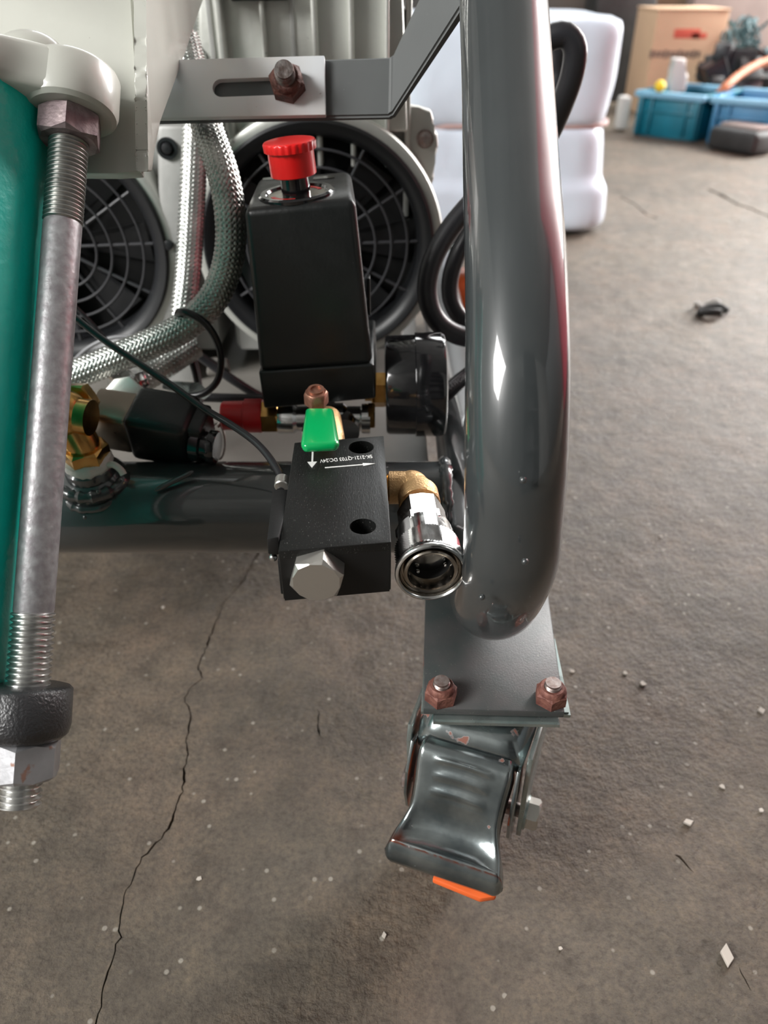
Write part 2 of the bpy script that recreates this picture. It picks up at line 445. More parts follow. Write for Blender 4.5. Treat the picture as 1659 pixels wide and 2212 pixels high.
crack_cut([(590, 1100), (570, 1170), (551, 1203), (525, 1255), (478, 1310), (462, 1355), (441, 1410), (425, 1440), (435, 1465), (412, 1485),
           (398, 1507), (408, 1525), (406, 1600), (400, 1650), (392, 1710), (365, 1790), (320, 1845), (285, 1885), (266, 1950),
           (258, 2010), (240, 2070), (226, 2130), (212, 2190), (190, 2300)], .0015, .004)
crack_cut([(1340, 425), (1370, 440), (1395, 462), (1420, 472)], .006)
crack_cut([(1528, 408), (1560, 422), (1590, 440), (1625, 452), (1662, 468), (1720, 490)], .012)
crack_cut([(1455, 1848), (1475, 1862), (1500, 1885)], .002)
crack_cut([(686, 1530), (690, 1560), (692, 1590)], .0014)
crack_cut([(1590, 2090), (1606, 2115), (1625, 2140)], .0016)

for nm, c_, sz_ in (('wall_front', (0, -1.9, 1.6), (9, .1, 3.4)), ('wall_left', (-3.4, 1.2, 1.6), (.1, 6.4, 3.4)), ('ceiling', (0, 1.2, 3.25), (9, 6.4, .1))):
    o = B().box(c_, sz_).done(nm, M[{'wall_front': 'wall_dark', 'wall_left': 'wall_pale', 'ceiling': 'ceiling_dark'}[nm]], smooth=False); o['kind'] = 'structure'
wb = B().box((0, 4.2, 1.5), (14, .1, 3.0)).done('wall_back', M['wallb'], smooth=False); wb['kind'] = 'structure'

# ================================================================== FRAME
RT = .019
fr = thing('tubular_frame', 'dark grey enamelled tube frame with bent front post, base rail and cross tube', 'frame', (.05, .30, .12))
post = [W(1083, -90, d=.345), W(1087, 0, d=.334), W(1096, 180, d=.320), W(1105, 400, d=.302), W(1113, 560, d=.290), W(1117, 720, d=.283), W(1117, 850, d=.281),
        W(1114, 1000, d=.286), W(1109, 1110, d=.296)]
x0 = .0505
post += [Vector((x0, .2410, .210)), Vector((x0, .2490, .190)), Vector((x0, .2620, .1695)), Vector((x0, .2810, .1535)), Vector((x0, .303, .1455)), Vector((x0+.001, .33, .143)), Vector((x0+.003, .40, .143))]
pt = bez(post, .004)
B().sweep(pt, RT, 48).done('post', M['frame'], fr)
B().sweep([Vector((x0+.003, .40, .143)), Vector((x0+.004, .6, .143)), Vector((x0+.004, 1.0, .143))], RT, 40).done('base_rail', M['frame'], fr)
CTY, CTZ, CTR = .362, .150, .0262
B().sweep([Vector((-.34, CTY, CTZ)), Vector((-.1, CTY, CTZ)), Vector((x0-.014, CTY, CTZ))], CTR, 48).done('cross_tube', M['frame'], fr)
def bead(name, pts, r, amp=.25, m='frame', lbl=None):
    P = bez(pts, .0022)
    rr = [r*(1+amp*noise.noise(p*420) + .07*math.sin(i*1.9)) for i, p in enumerate(P)]
    rr[0] *= .4; rr[-1] *= .4
    o = B().sweep(P, rr, 12).done(name, M[m], fr)
    if lbl: lab(o, lbl)
    return o
bead('weld_bead', [Vector((x0-.0165, CTY-CTR*math.cos(a)*1.0, CTZ+CTR*math.sin(a)*1.02)) for a in [R(t) for t in range(-50, 131, 20)]], .0030, .45)
bead('weld_bead', [W(418-28*t+ (0 if t < 2 else 0), 1018+14*t, Y=CTY-CTR*math.sin(.35+.13*t)) for t in range(0, 4)], .0014)

# bolt-on plate for the caster
PZ = .119
def pl(px, py, z=PZ): return W(px, py, Z=z)
plate_pts = [pl(915, 1530), pl(1220, 1538), pl(1196, 1370), pl(1178, 1240), pl(920, 1240), pl(916, 1400)]
B().prism(plate_pts, (0, 0, 1), .0042, .0006).done('caster_mount', M['plate'], fr)

# flat bracket arm from post to the slotted bar
A1 = R(32)
BN = Vector((0, -math.cos(A1), math.sin(A1))); BO = W(520, 190, d=.402)
g_o = BO - BN*.0042
def G(px, py): return RP(px, py, g_o, BN)
arm1 = [G(300, 262), G(300, 140), G(846, 122), G(843, 251)]
c1, c2 = G(846, 122), G(843, 251)
e1, e2 = W(930, -60, d=.375), W(1030, -40, d=.352)
n2 = (e1-c1).cross(c2-c1); n2 = n2 if n2.dot(CO-c1) > 0 else -n2; n2.normalize()
tb = .0052
mid_b1, mid_b2 = c1-(BN+n2).normalized()*tb, c2-(BN+n2).normalized()*tb
b = B()
b.bm.verts.ensure_lookup_table()
F4 = [arm1[0], arm1[1], c1, c2]; 
vs = [b.bm.verts.new(p) for p in (arm1[0], arm1[1], c1, c2, e1, e2)]
vb = [b.bm.verts.new(p) for p in (arm1[0]-BN*tb, arm1[1]-BN*tb, mid_b1, mid_b2, e1-n2*tb, e2-n2*tb)]
for f in ((0, 1, 2, 3), (3, 2, 4, 5)): b.bm.faces.new([vs[i] for i in f]); b.bm.faces.new([vb[i] for i in f][::-1])
for i, j in ((0, 1), (1, 2), (2, 4), (4, 5), (5, 3), (3, 0)): b.bm.faces.new((vs[i], vb[i], vb[j], vs[j]))
bmesh.ops.bevel(b.bm, geom=list(b.bm.edges), offset=.0012, segments=3, affect='EDGES')
b.done('bracket_arm', M['bracket'], fr, angle=50)
# boss welded on the cross tube
bx = W(200, 1040, Y=CTY-.008).x
B().lathe((bx, CTY-.004, CTZ+.012), (0, -.18, 1), [(0, .019), (.010, .0175), (.0125, .0185), (.015, .0165), (.0165, .0135), (.021, .0128), (.023, .0105)], 32).done('welded_boss', M['frame'], fr)
bead('weld_bead', [Vector((bx+.018*math.sin(a), CTY-.005-.017*math.cos(a), CTZ+.0245-.003*math.cos(a))) for a in [R(t) for t in range(-100, 101, 20)]], .0034, .35)
bead('weld_bead', [Vector((bx+.0165*math.sin(a), CTY-.006-.0165*math.cos(a), CTZ+.019-.005*math.cos(a))) for a in [R(t) for t in range(-60, 101, 20)]], .0026, .5)
# paint drips
for px, py in ((184, 1117), (213, 1062), (1130, 1037), (1134, 1213), (1041, 1290)):
    v = ray(px, py)
    if px < 500: p = W(px, py, Y=CTY-CTR*.9)
    else: p = W(px, py, d=.264 if py < 1100 else (.275 if py < 1250 else .293))
    B().sphere(p, .0013, 2).done('paint_drip', M['frame'], fr)

# caster plate bolts
def nut_bolt(name, label, o, ax, Rc, h, rb, hb, x, mn='rust', mb='bolt', dome=.0025, cat='nut'):
    t = thing(name, label, cat, o)
    B().hexnut(o, ax, Rc, h, .16, x).done('nut', M[mn], t, 12)
    a = Vector(ax).normalized(); tp = Vector(o)+a*h
    B().lathe(tp-a*.001, ax, [(0, Rc*.84), (.0012, Rc*.84), (dome+.0004, Rc*.76), (dome+.001, Rc*.68), (dome+.001, rb*1.02), (dome-.0008, rb*1.01)], 28, cap=False).done('nylon_collar', M[mn], t)
    B().lathe(tp-a*.002, ax, thread_prof(0, hb+.0008, rb, .00125, .0006)+[(hb+.002, rb*.9), (hb+.002, rb*.2)], 28).done('bolt_end', M[mb], t)
    return t
n1 = nut_bolt('lock_nut', 'rust red lock nut on the left front corner of the caster plate', pl(952, 1506), (0, 0, 1), .0079, .0062, .0040, .0052, (.3, 1, 0))
n2_ = nut_bolt('lock_nut', 'lighter rust brown lock nut on the right front corner of the caster plate', pl(1189, 1510), (0, 0, 1), .0079, .0062, .0040, .0052, (.15, 1, 0))

# ================================================================== CASTER
FX = Vector((-.34, -.94, 0)).normalized(); SX = Vector((-FX.y, FX.x, 0)); 
if SX.x < 0: SX = -SX
CA = Vector((.046, .252, 0))
def L3(s_, f_, z_): return CA + SX*s_ + FX*f_ + Vector((0, 0, z_))
ca = thing('caster_wheel', 'zinc plated swivel caster with sheet brake pedal and orange wheel below the frame', 'caster', (CA.x, CA.y, 0))
cp = []
q = [pl(908, 1556, .1135), pl(1238, 1564, .1135), pl(1196, 1360, .1135), pl(920, 1360, .1135)]
b = B(); b.prism(q, (0, 0, 1), .0036)
ve = [e for e in b.bm.edges if abs((e.verts[0].co-e.verts[1].co).normalized().z) > .9]
bmesh.ops.bevel(b.bm, geom=ve, offset=.006, segments=6, affect='EDGES')
hz = [e for e in b.bm.edges if abs((e.verts[0].co-e.verts[1].co).normalized().z) < .1]
bmesh.ops.bevel(b.bm, geom=hz, offset=.0009, segments=2, affect='EDGES')
b.done('top_plate', M['galv2'], ca)
SWC = Vector((.0515, .283, 0))
B().lathe(SWC+Vector((0, 0, .100)), (0, 0, 1), [(0, .028), (.004, .031), (.006, .031), (.0085, .026), (.0102, .026)], 40).done('swivel_ring', M['rust'], ca)
# fork crown: a pressed hood
b = B()
rows = [(.016, .0935, .0255), (.013, .1005, .0265), (.006, .1045, .0275), (-.010, .1060, .029), (-.040, .1060, .029), (-.058, .100, .027), (-.064, .088, .024)]
rings = []
for f_, z_, hw in rows:
    ring = []
    for k in range(13):
        u = -1 + 2*k/12
        ring.append(b.bm.verts.new(L3(u*hw, f_, z_ - .010*max(0, abs(u)-.75)**1.3*6)))
    rings.append(ring)
b._ring_faces(rings, closed=False)
o = b.done('fork_crown', M['galv'], ca, 60)
sm = o.modifiers.new('s', 'SOLIDIFY'); sm.thickness = .0022; sm.offset = 0; ss = o.modifiers.new('u', 'SUBSURF'); ss.levels = 2; ss.render_levels = 2
for sg in (-1, 1):
    prof = [(.014, .098), (.016, .088), (.013, .066), (.011, .045), (.0115, .036), (.008, .027), (0, .0245), (-.008, .027), (-.0125, .036), (-.020, .050), (-.040, .068), (-.046, .080), (-.047, .097)]
    pts = [L3(sg*((.0305 if sg > 0 else .0290)+.05*max(0, -f_-.004)), f_, z_) for f_, z_ in prof]
    B().prism(pts, SX, .0024, .0005).done('fork_leg', M['galv2'], ca)
    pr2 = [(.020, .094), (.028, .080), (.030, .066), (.026, .050), (.014, .030), (.004, .026), (-.004, .034), (.000, .060), (.008, .088)]
    pts = [L3(sg*.0262, f_, z_) for f_, z_ in pr2]
    B().prism(pts, SX, .0016, .0003).done('brake_side_plate', M['galv'], ca)
b = B(); b.lathe(L3(-.012, 0, .0378), SX, [(0, .0335), (.0008, .0355), (.003, .0372), (.008, .0378), (.016, .0378), (.021, .0372), (.0232, .0355), (.024, .0335)], 56)
wh = lab(b.done('tyre', M['orange'], ca), 'orange wheel tread')
B().lathe(L3(-.0165, 0, .0378), SX, [(0, .008), (.001, .014), (.0035, .020), (.0045, .026), (.0285, .026), (.0295, .020), (.032, .014), (.033, .008)], 40).done('hub', M['black_plastic'], ca)
B().lathe(L3(-.034, 0, .0378), SX, [(0, .004), (.066, .004)], 20).done('axle', M['bolt'], ca)
B().lathe(L3(.0305, 0, .0378), SX, [(0, .009), (.0012, .009)], 32).done('washer', M['galv2'], ca)
B().hexnut(L3(.0317, 0, .0378), SX, .0082, .0062, .14, (0, 0, 1)).done('axle_bolt_head', M['alu'], ca, 12)
B().hexnut(L3(-.0314, 0, .0378), -SX, .0078, .0055, .14).done('axle_nut', M['bolt'], ca, 12)
# pedal
key = [(.0165, .0965, .0238), (.0205, .0955, .0245), (.0245, .0925, .0242), (.031, .0825, .0232), (.037, .0735, .0232), (.042, .0675, .0255), (.047, .0640, .0280), (.0515, .0622, .0292), (.0535, .0612, .0295), (.0562, .0570, .0297), (.0575, .0520, .0297), (.0560, .0475, .0290)]
def kint(t):
    t = t*(len(key)-1); i = min(int(t), len(key)-2); u = t-i
    def cr_(k):
        p = [key[max(0, min(len(key)-1, i+m_))][k] for m_ in (-1, 0, 1, 2)]
        return .5*(2*p[1] + (p[2]-p[0])*u + (2*p[0]-5*p[1]+4*p[2]-p[3])*u*u + (3*p[1]-p[0]-3*p[2]+p[3])*u**3)
    return cr_(0), cr_(1), cr_(2)
b = B(); rings = []
NR, NS = 90, 44
for i in range(NR+1):
    t = i/NR; f_, z_, hw = kint(t); f2, z2, _ = kint(min(1, t+.01)); f1, z1, _ = kint(max(0, t-.01))
    tn = Vector((f2-f1, z2-z1)).normalized(); nn = Vector((-tn.y, tn.x))
    if nn.y < 0 and t < .7: nn = -nn
    ring = []
    for k in range(NS+1):
        u = -1+2*k/NS
        a = abs(u)
        edge = max(0, (a-.86)/.14)
        drop = .0085*edge**2.2*(1.0 if t < .8 else max(.25, 1-(t-.8)*4))
        sw = u*hw*(1-.02*edge)
        # pressed dish and three crescent ribs
        dish = 0
        if .33 < t < .68: dish = -.0022*math.sin((t-.33)/.35*PI)*max(0, 1-(a/.82)**4)
        rib = 0
        for rc in (.175, .235, .295):
            cc = rc + .035*(u**2)
            rib += .0011*math.exp(-((t-cc)/.011)**2)*max(0, 1-(a/.62)**4)
        h = dish+rib
        dz = drop if t < .70 else drop*max(.12, 1-(t-.70)*5)
        df = 0 if t < .74 else .0035*edge**2*min(1, (t-.74)*8)
        ring.append(b.bm.verts.new(L3(sw, f_+nn.x*h-df, z_+nn.y*h-dz)))
    rings.append(ring)
b._ring_faces(rings, closed=False)
o = b.done('brake_pedal', M['galv_pedal'], ca, 80)
at = o.data.attributes.new('rust', 'FLOAT', 'POINT')
for i, v in enumerate(o.data.vertices):
    ti, ki = (i//(NS+1))/NR, -1+2*(i % (NS+1))/NS
    nz = noise.noise(v.co*420)
    cr1 = math.exp(-((ti-.735+.02*nz)/.012)**2)*(.55+1.3*nz)
    cr2 = math.exp(-((ti-.64)/.06)**2)*math.exp(-((ki+.80)/.12)**2)*(.9+.8*nz)
    cr3 = max(0, (ti-.97)/.03)*(.5+1.2*nz)
    at.data[i].value = max(0, min(1, max(cr1, cr2, cr3)*1.3))
sm = o.modifiers.new('s', 'SOLIDIFY'); sm.thickness = .0016; sm.offset = -1
# orange guard pad under pedal tip
b = B(); b.prism([L3(s_*1.0, f_, .0448) for s_, f_ in ((-.004, .056), (.020, .0575), (.0265, .054), (.027, .040), (-.004, .040))], (0, 0, 1), .0036, .0008)
lab(b.done('release_tab', M['orange'], ca), 'orange plastic release tab')

# ================================================================== AIR CYLINDER (left)
ROD0, ROD1 = W(150, 290, d=.332), W(61, 1478, d=.312)
AX = (ROD1-ROD0).normalized()
NX = (-cf - AX*(-cf).dot(AX)).normalized()      # towards camera
RX = AX.cross(NX); RX = RX if RX.x > 0 else -RX
BR = .046
BC = ROD0 - RX*(BR+.0112) - NX*.004
cy = thing('air_cylinder', 'teal enamelled cylinder with cream cast end cap at the left edge', 'cylinder', (BC.x, BC.y, .12))
L0 = (ROD1-ROD0).length
B().lathe(BC-AX*.010, AX, [(0, BR), (L0+.012, BR)], 96).done('barrel', M['green'], cy)
B().lathe(BC-AX*.010-NX*.001+RX*.0, AX, [(0, BR*.8), (L0+.012, BR*.8)], 48).done('liner', M['frame'], cy) if False else None
# cap flange with lug
def flange_pts(t, k=0.):
    out = []
    for i in range(40):     # big disc right arc
        a = R(-180 + 360*i/40); p = Vector((math.cos(a), math.sin(a)))
        out.append(p*(BR+.0045-k))
    lx = BR+.0112
    lug = []
    for i in range(21):
        a = R(-95 + 190*i/20); lug.append(Vector((lx+(.0172-k)*math.cos(a)+.001, .004+(.0188-k)*math.sin(a))))
    big = [p for p in out if not (p.x > .030 and abs(p.y) < .036)]
    left = sorted([p for p in big], key=lambda p: math.atan2(p.y, p.x))
    # order: start just after lug top, go round ccw
    up = [p for p in left if p.y >= 0 and not (p.x > .030)] ; dn = [p for p in left if p.y < 0 and not (p.x > .030)]
    allp = lug + [Vector((lx-.012, .026-k*.5)), Vector((lx-.022, .030-k))] + sorted(up, key=lambda p: math.atan2(p.y, p.x)) + sorted(dn, key=lambda p: math.atan2(p.y, p.x)) + [Vector((lx-.022, -.030+k)), Vector((lx-.012, -.020+k*.5))]
    return [BC + RX*p.x + NX*p.y + AX*t for p in allp]
b = B(); rings = []
for t, k in ((-.028, .003), (-.0268, .0008), (-.025, 0), (-.013, 0), (-.0100, .0012), (-.0088, .0035)):
    rings.append([b.bm.verts.new(p) for p in flange_pts(t, k)])
b._ring_faces(rings); b.bm.faces.new(rings[0][::-1]); b.bm.faces.new(rings[-1])
b.done('end_cap', M['cream'], cy, 50)
B().lathe(ROD0-AX*.029, AX, [(0, .0165), (.0012, .0185), (.003, .0194), (.0175, .0196), (.0198, .0188), (.0212, .0168)], 56).done('tie_rod_boss', M['cream'], cy)
# cap neck/ridge welded to plate
B().sphere(W(65, 128, d=.333), .0125, 4, (1.25, .9, .9)).done('weld_fillet', M['cream'], cy)
# bracket front plate + gusset
pn = NX
fo = BC - NX*.012 - AX*.02 + NX*.004
def FP(px, py, off=0): return RP(px, py, W(200, 250, d=.352), Vector((0, -.80, .60)))
fpts = [FP(-160, 372), FP(250, 374), FP(304, 372), FP(296, 200), FP(288, 100), FP(282, -60), FP(-160, -60)]
B().prism(fpts, (0, -.80, .60), .006, .0008).done('mounting_plate', M['cream'], cy)
GX = W(322, 200, d=.350).x
gp = [W(330, 366, X=GX), W(331, 330, X=GX), W(346, 262, X=GX), W(398, 118, X=GX), W(438, 0, X=GX), W(450, -60, X=GX), W(312, -60, X=GX), W(316, 60, X=GX), W(322, 200, X=GX), W(328, 300, X=GX), W(327, 366, X=GX)]
gpt = [W(331, 360, d=.350), W(331, 330, d=.352)]
def gus(px, py, d): return Vector((GX, 0, 0)) + Vector((0, W(px, py, d=d).y, W(px, py, d=d).z))
front = [(288, -60, .345), (292, 60, .346), (299, 200, .347), (306, 300, .348), (310, 371, .349)]
back = [(330, 371, .366), (331, 330, .370), (346, 262, .385), (372, 190, .405), (398, 118, .430), (438, 0, .470), (456, -60, .49)]
pts = []
for px, py, d in front[::-1]: 
    p = W(px, py, d=d); pts.append(Vector((GX, p.y, p.z)))
pts = pts[::-1]
for px, py, d in back: 
    p = W(px, py, X=GX) ; pts.append(Vector((GX, p.y, p.z)))
# densify front edge with a rough flame cut
dn = []
for i, (a, c) in enumerate(zip(pts, pts[1:]+pts[:1])):
    n = 14 if i < 4 else 1
    for k in range(n):
        p = a.lerp(c, k/n)
        if i < 4: p = p + Vector((0, 1, .4))*noise.noise(p*260)*.0009
        dn.append(p)
B().prism(dn, (1, 0, 0), .0056, .0009).done('gusset_plate', M['cream'], cy, 50)
# foot flange
fo0 = ROD1 + AX*.0
b = B(); rings = []
def foot_pts(k): 
    out = []
    for i in range(28):
        a = R(-90+180*i/27); out.append(Vector((.0165*math.cos(a)*1.05-k*math.cos(a), (.0185-k)*math.sin(a))))
    out += [Vector((-.08, .0185-k)), Vector((-.08, -.0185+k))]
    return out
for t, k in ((0, .004), (.0007, .0015), (.002, .0002), (.016, 0), (.0195, .0008), (.0215, .003)):
    rings.append([b.bm.verts.new(ROD1 + RX*p.x + NX*p.y + AX*t) for p in foot_pts(k)])
b._ring_faces(rings); b.bm.faces.new(rings[0][::-1]); b.bm.faces.new(rings[-1])
lab(b.done('foot_cap', M['black_cast'], cy, 50), 'textured black cast foot lug')

tr = thing('tie_rod', 'long zinc plated tie rod threaded at both ends beside the teal barrel', 'rod', (ROD1.x, ROD1.y, ROD1.z-.05))
rr_ = .0079
tA = .040; tB = L0-.030
B().lathe(ROD0, AX, [(tA, rr_*.97), (tA+.001, rr_), (tB, rr_), (tB+.001, rr_*.97)], 40).done('shank', M['zinc'], tr)
B().lathe(ROD0-AX*.01, AX, thread_prof(0, tA+.010, rr_+.0003, .0019, .0010), 36).done('upper_thread', M['dull_thread'], tr)
B().lathe(ROD0, AX, thread_prof(tB+.0005, L0+.001, rr_+.0007, .0023, .0014), 36).done('lower_thread', M['zinc_thread'], tr)
B().hexnut(ROD0-AX*.0085, AX, .0138, .0125, .13, RX+NX*.25, both=True).done('upper_nut', M['purple_nut'], tr, 12)
N2 = ROD1+AX*.0222
B().hexnut(N2, AX, .0150, .0150, .12, RX*.96+NX*.28, both=True).done('lower_nut', M['grey_nut'], tr, 12)
B().lathe(N2, AX, thread_prof(.0140, .0265, rr_+.0003, .0023, .0014), 36).done('thread_end', M['zinc_thread'], tr)

# ================================================================== SLOTTED BAR
sb = thing('slotted_bar', 'cream painted flat bar with a long slot bolted over the grey bracket', 'bar', BO-Vector((0, 0, .02)))
def Q(px, py): return RP(px, py, BO, BN)
b = B().prism([Q(300, 256), Q(704, 248), Q(701, 119), Q(300, 130)], BN, .0040, .0007)
bar = b.done('bar', M['bar'], sb)
s1, s2 = Q(478, 190), Q(637, 184)
vx = (s2-s1).normalized(); vy = BN.cross(vx)
rs = .0046
bm = bmesh.new()
sl = [s1 + vx*(-rs*math.sin(PI*i/12)) + vy*(rs*math.cos(PI*i/12)) for i in range(13)] + [s2 + vx*(rs*math.sin(PI*i/12)) - vy*(rs*math.cos(PI*i/12)) for i in range(13)]
a = [bm.verts.new(p+BN*.002) for p in sl]; c = [bm.verts.new(p-BN*.0036-BN*.002) for p in sl]
bm.faces.new(a); bm.faces.new(c[::-1])
for i in range(len(a)): bm.faces.new((a[i], c[i], c[(i+1) % len(a)], a[(i+1) % len(a)]))
cut(bar, bm)
nut_bolt('rusty_nut', 'rusty nut and threaded stud in the slot of the cream bar', Q(622, 186)-BN*.0008, BN, .0096, .0085, .0052, .0095, (.5, 1, 0), 'rust_dark', 'stud')

# ================================================================== PRESSURE SWITCH
psY = .402
ps = thing('pressure_switch', 'black plastic pressure switch box with a red pull knob on top', 'switch', W(690, 905, Y=.43))
def rbox(name, c8, bev, m, par, seg=5):
    return B().hull8(c8, bev, seg).done(name, m, par, 40)
topZ = W(640, 452, Y=psY).z
fl_b, fr_b = W(560, 806, Y=psY-.001), W(806, 790, Y=psY-.001)
fl_t, fr_t = W(526, 452, Y=psY+.001), W(768, 430, Y=psY+.001)
bl_b = fl_b + Vector((.004, .068, 0)); br_b = fr_b + Vector((-.004, .068, 0))
bl_t = W(556, 385, Y=.47); brt = W(757, 368, Y=.47)
# outward order front: bl, br, tr, tl
rbox('housing', [fl_b, fr_b, fr_t, fl_t, bl_b, br_b, brt, bl_t], .0042, M['black_plastic'], ps, 5)
k = .0004
gb = [fl_b+Vector((-k, -k, .001)), fr_b+Vector((k, -k, .001)), W(812, 862, Y=psY+.001), W(570, 884, Y=psY+.001)]
rbox('base', [gb[3], gb[2], gb[1], gb[0], gb[3]+Vector((.002, .066, 0)), gb[2]+Vector((0, .066, 0)), gb[1]+Vector((0, .069, 0)), gb[0]+Vector((0, .069, 0))], .0016, M['black_plastic'], ps, 3)
tn = ((fr_t-fl_t).cross(bl_t-fl_t)).normalized(); tn = tn if tn.z > 0 else -tn
KO = RP(641, 420, (fl_t+brt)/2, tn)
B().lathe(KO-tn*.0005, tn, [(0, .0200), (.0016, .0200), (.0024, .0188), (.0022, .0165), (.0010, .0158)], 48).done('ring', M['gloss_black'], ps)
B().lathe(KO-tn*.0005, tn, [(0, .0150), (.0012, .0150)], 40).done('dial_face', M['chrome_dark'], ps)
for a0 in (20, 200):
    b = B(); F = frame(tn)
    o_, i_ = [], []
    for j in range(9):
        a = R(a0+j*9); o_.append(KO+tn*.0009+F@Vector((math.cos(a)*.0138, math.sin(a)*.0138, 0))); i_.append(KO+tn*.0009+F@Vector((math.cos(a)*.0118, math.sin(a)*.0118, 0)))
    b.prism(o_+i_[::-1], tn, .0003).done('red_mark', M['red'], ps)
B().lathe(KO, tn, [(0, .0078), (.012, .0072), (.014, .0072)], 32).done('stem', M['gloss_black'], ps)
kb = KO+tn*.0095
b = B()
n = 96; F = frame(tn); rings = []
prof = [(0, .0110, 0), (.0005, .0118, 0), (.0120, .0118, 0), (.0121, .0134, 1), (.0155, .0136, 1), (.0163, .0130, 0), (.0166, .0118, 0), (.0160, .006, 0), (.0160, .0005, 0)]
for t, r_, rib in prof:
    rings.append([b.bm.verts.new(kb + F@Vector(((r_-(.0004 if (rib and (i//2) % 2) else 0))*math.cos(2*PI*i/n), (r_-(.0004 if (rib and (i//2) % 2) else 0))*math.sin(2*PI*i/n), t))) for i in range(n)])
b._ring_faces(rings); b.bm.faces.new(rings[0][::-1]); b.bm.faces.new(rings[-1])
b.done('knob', M['red'], ps, 40)
# moulded slots on lid
for px, py in ((590, 386), (700, 384)):
    c = RP(px, py, (fl_t+brt)/2, tn)
    B().box(c, (.012, .006, .0006), frame(tn)).done('lid_slot', M['gloss_black'], ps)
B().box((fr_b+fr_t)/2+Vector((.0012, .040, -.018)), (.002, .008, .022), bevel=.0005).done('side_clip', M['black_plastic'], ps)

# ================================================================== MANIFOLD / GAUGE
mz = .1800; mY = .4125
mf = thing('pipe_manifold', 'nickel plated tee manifold under the black pressure switch', 'fitting', (W(690, 905, Y=mY).x, mY, mz-.01))
def mx(px): return W(px, 909, Y=mY).x
B().lathe((mx(600), mY, mz), (1, 0, 0), [(0, .0085), (.001, .009), (.010, .009), (.012, .0075), (.024, .0075), (.026, .0095), (.040, .0095), (.042, .0075), (mx(800)-mx(600)-.006, .0075), (mx(800)-mx(600)-.005, .009), (mx(800)-mx(600), .009)], 36).done('pipe', M['chrome'], mf)
B().lathe((mx(697), mY, mz-.015), (0, 0, 1), [(0, .0085), (.024, .0085)], 32).done('stem', M['chrome'], mf)
B().lathe((mx(748), mY, mz), (0, -1, 0), [(0, .007), (.010, .007), (.0105, .0085), (.017, .0085)], 32).done('side_port', M['chrome'], mf)
B().hexnut((mx(566), mY, mz+.001), (1, 0, 0), .0102, .0105, .1, (0, 0, 1), both=True).done('brass_nut', M['brass'], mf, 12)
B().hexnut((mx(796), mY, mz+.002), (1, 0, 0), .0085, .004, .1, (0, 0, 1)).done('brass_thread', M['brass'], mf, 12)
rc = thing('relief_cap', 'bright red stepped vinyl cap on the brass end of the manifold', 'cap', (mx(520), mY, mz-.01))
B().lathe((mx(569), mY, mz+.002), (-1, 0, 0), [(0, .0098), (.001, .0102), (.0105, .0102), (.0112, .0090), (.0235, .0086), (.0245, .0078)], 40).done('cap_body', M['red_vinyl'], rc)
B().sweep([Vector((mx(484), mY, mz)), Vector((mx(470), mY-.003, mz-.004))], .0012, 8).done('pull_pin', M['bolt'], rc)
kr = []
kc = Vector((mx(468), mY-.005, mz-.013))
kr = [kc+Vector((.0015*math.cos(a), .0015*math.sin(a), 0))+Vector((math.cos(a)*.003, math.sin(a)*.003, math.sin(a)*.010)) for a in [R(t) for t in range(0, 361, 15)]]
B().sweep(kr, .0007, 8, cap=False).done('pull_ring', M['bolt'], rc)

ga = thing('pressure_gauge', 'round black cased pressure gauge seen from its side, right of the switch', 'gauge', (W(893, 870, Y=.432).x, .432, .16))
gx0, gx1 = W(832, 880, Y=.428).x, W(956, 880, Y=.428).x
gz = .1925; gY = .432
B().lathe((gx0, gY, gz), (1, 0, .02), [(0, .024), (.0005, .0290), (.002, .0300), (.018, .0303), (.0185, .0316), (gx1-gx0-.002, .0316), (gx1-gx0, .0306), (gx1-gx0, .0285)], 72).done('case', M['gloss_black'], ga)
B().lathe((gx1-.0004, gY, gz), (1, 0, .02), [(0, .0304), (.0010, .0304), (.0014, .0290), (.0014, .001)], 60).done('glass', M['glass'], ga)
B().hexnut((gx0-.0085, gY-.002, gz-.002), (1, 0, 0), .0108, .009, .08, (0, .2, 1), both=True).done('brass_hex', M['brass'], ga, 12)
B().lathe((gx0-.0125, gY-.002, gz-.002), (1, 0, 0), [(0, .0068), (.006, .0068)], 24).done('brass_neck', M['brass'], ga)

# ================================================================== VALVE BLOCK
VZ = .2155; VT = .0262
vb_ = thing('valve_block', 'black anodised aluminium valve block with white arrows and printed lettering', 'valve', (-.02, .28, VZ-VT))
def V(px, py, z=VZ): return W(px, py, Z=z)
P1, P2, P3, P4 = V(601, 1191), V(845, 1171), V(829, 941), V(636, 956)
lower = Vector((0, .0015, -VT))
blk = B().hull8([P1+lower, P2+lower, P2, P1, P4+lower, P3+lower, P3, P4], .0004, 2).done('block', M['anod'], vb_, 40)
bm = bmesh.new()
for hx, hy, hr in ((780, 966, .0060), (784, 1137, .0054)):
    c = V(hx, hy)
    q = bmesh.ops.create_cone(bm, cap_ends=True, segments=40, radius1=hr, radius2=hr, depth=.045)
    for v in q['verts']: v.co += c - Vector((0, 0, .006))
cut(blk, bm)
B().box((P1+P2)/2+lower/2+Vector((0, -.0002, 0))+Vector((0, 0, -.0006)), ((P2-P1).length-.0012, .0006, VT-.002), frame((0, 0, 1), (P2-P1))).done('shaded_front_face', M['anod_shade'], vb_)  # thin sheet that puts the shade of the block front into its colour
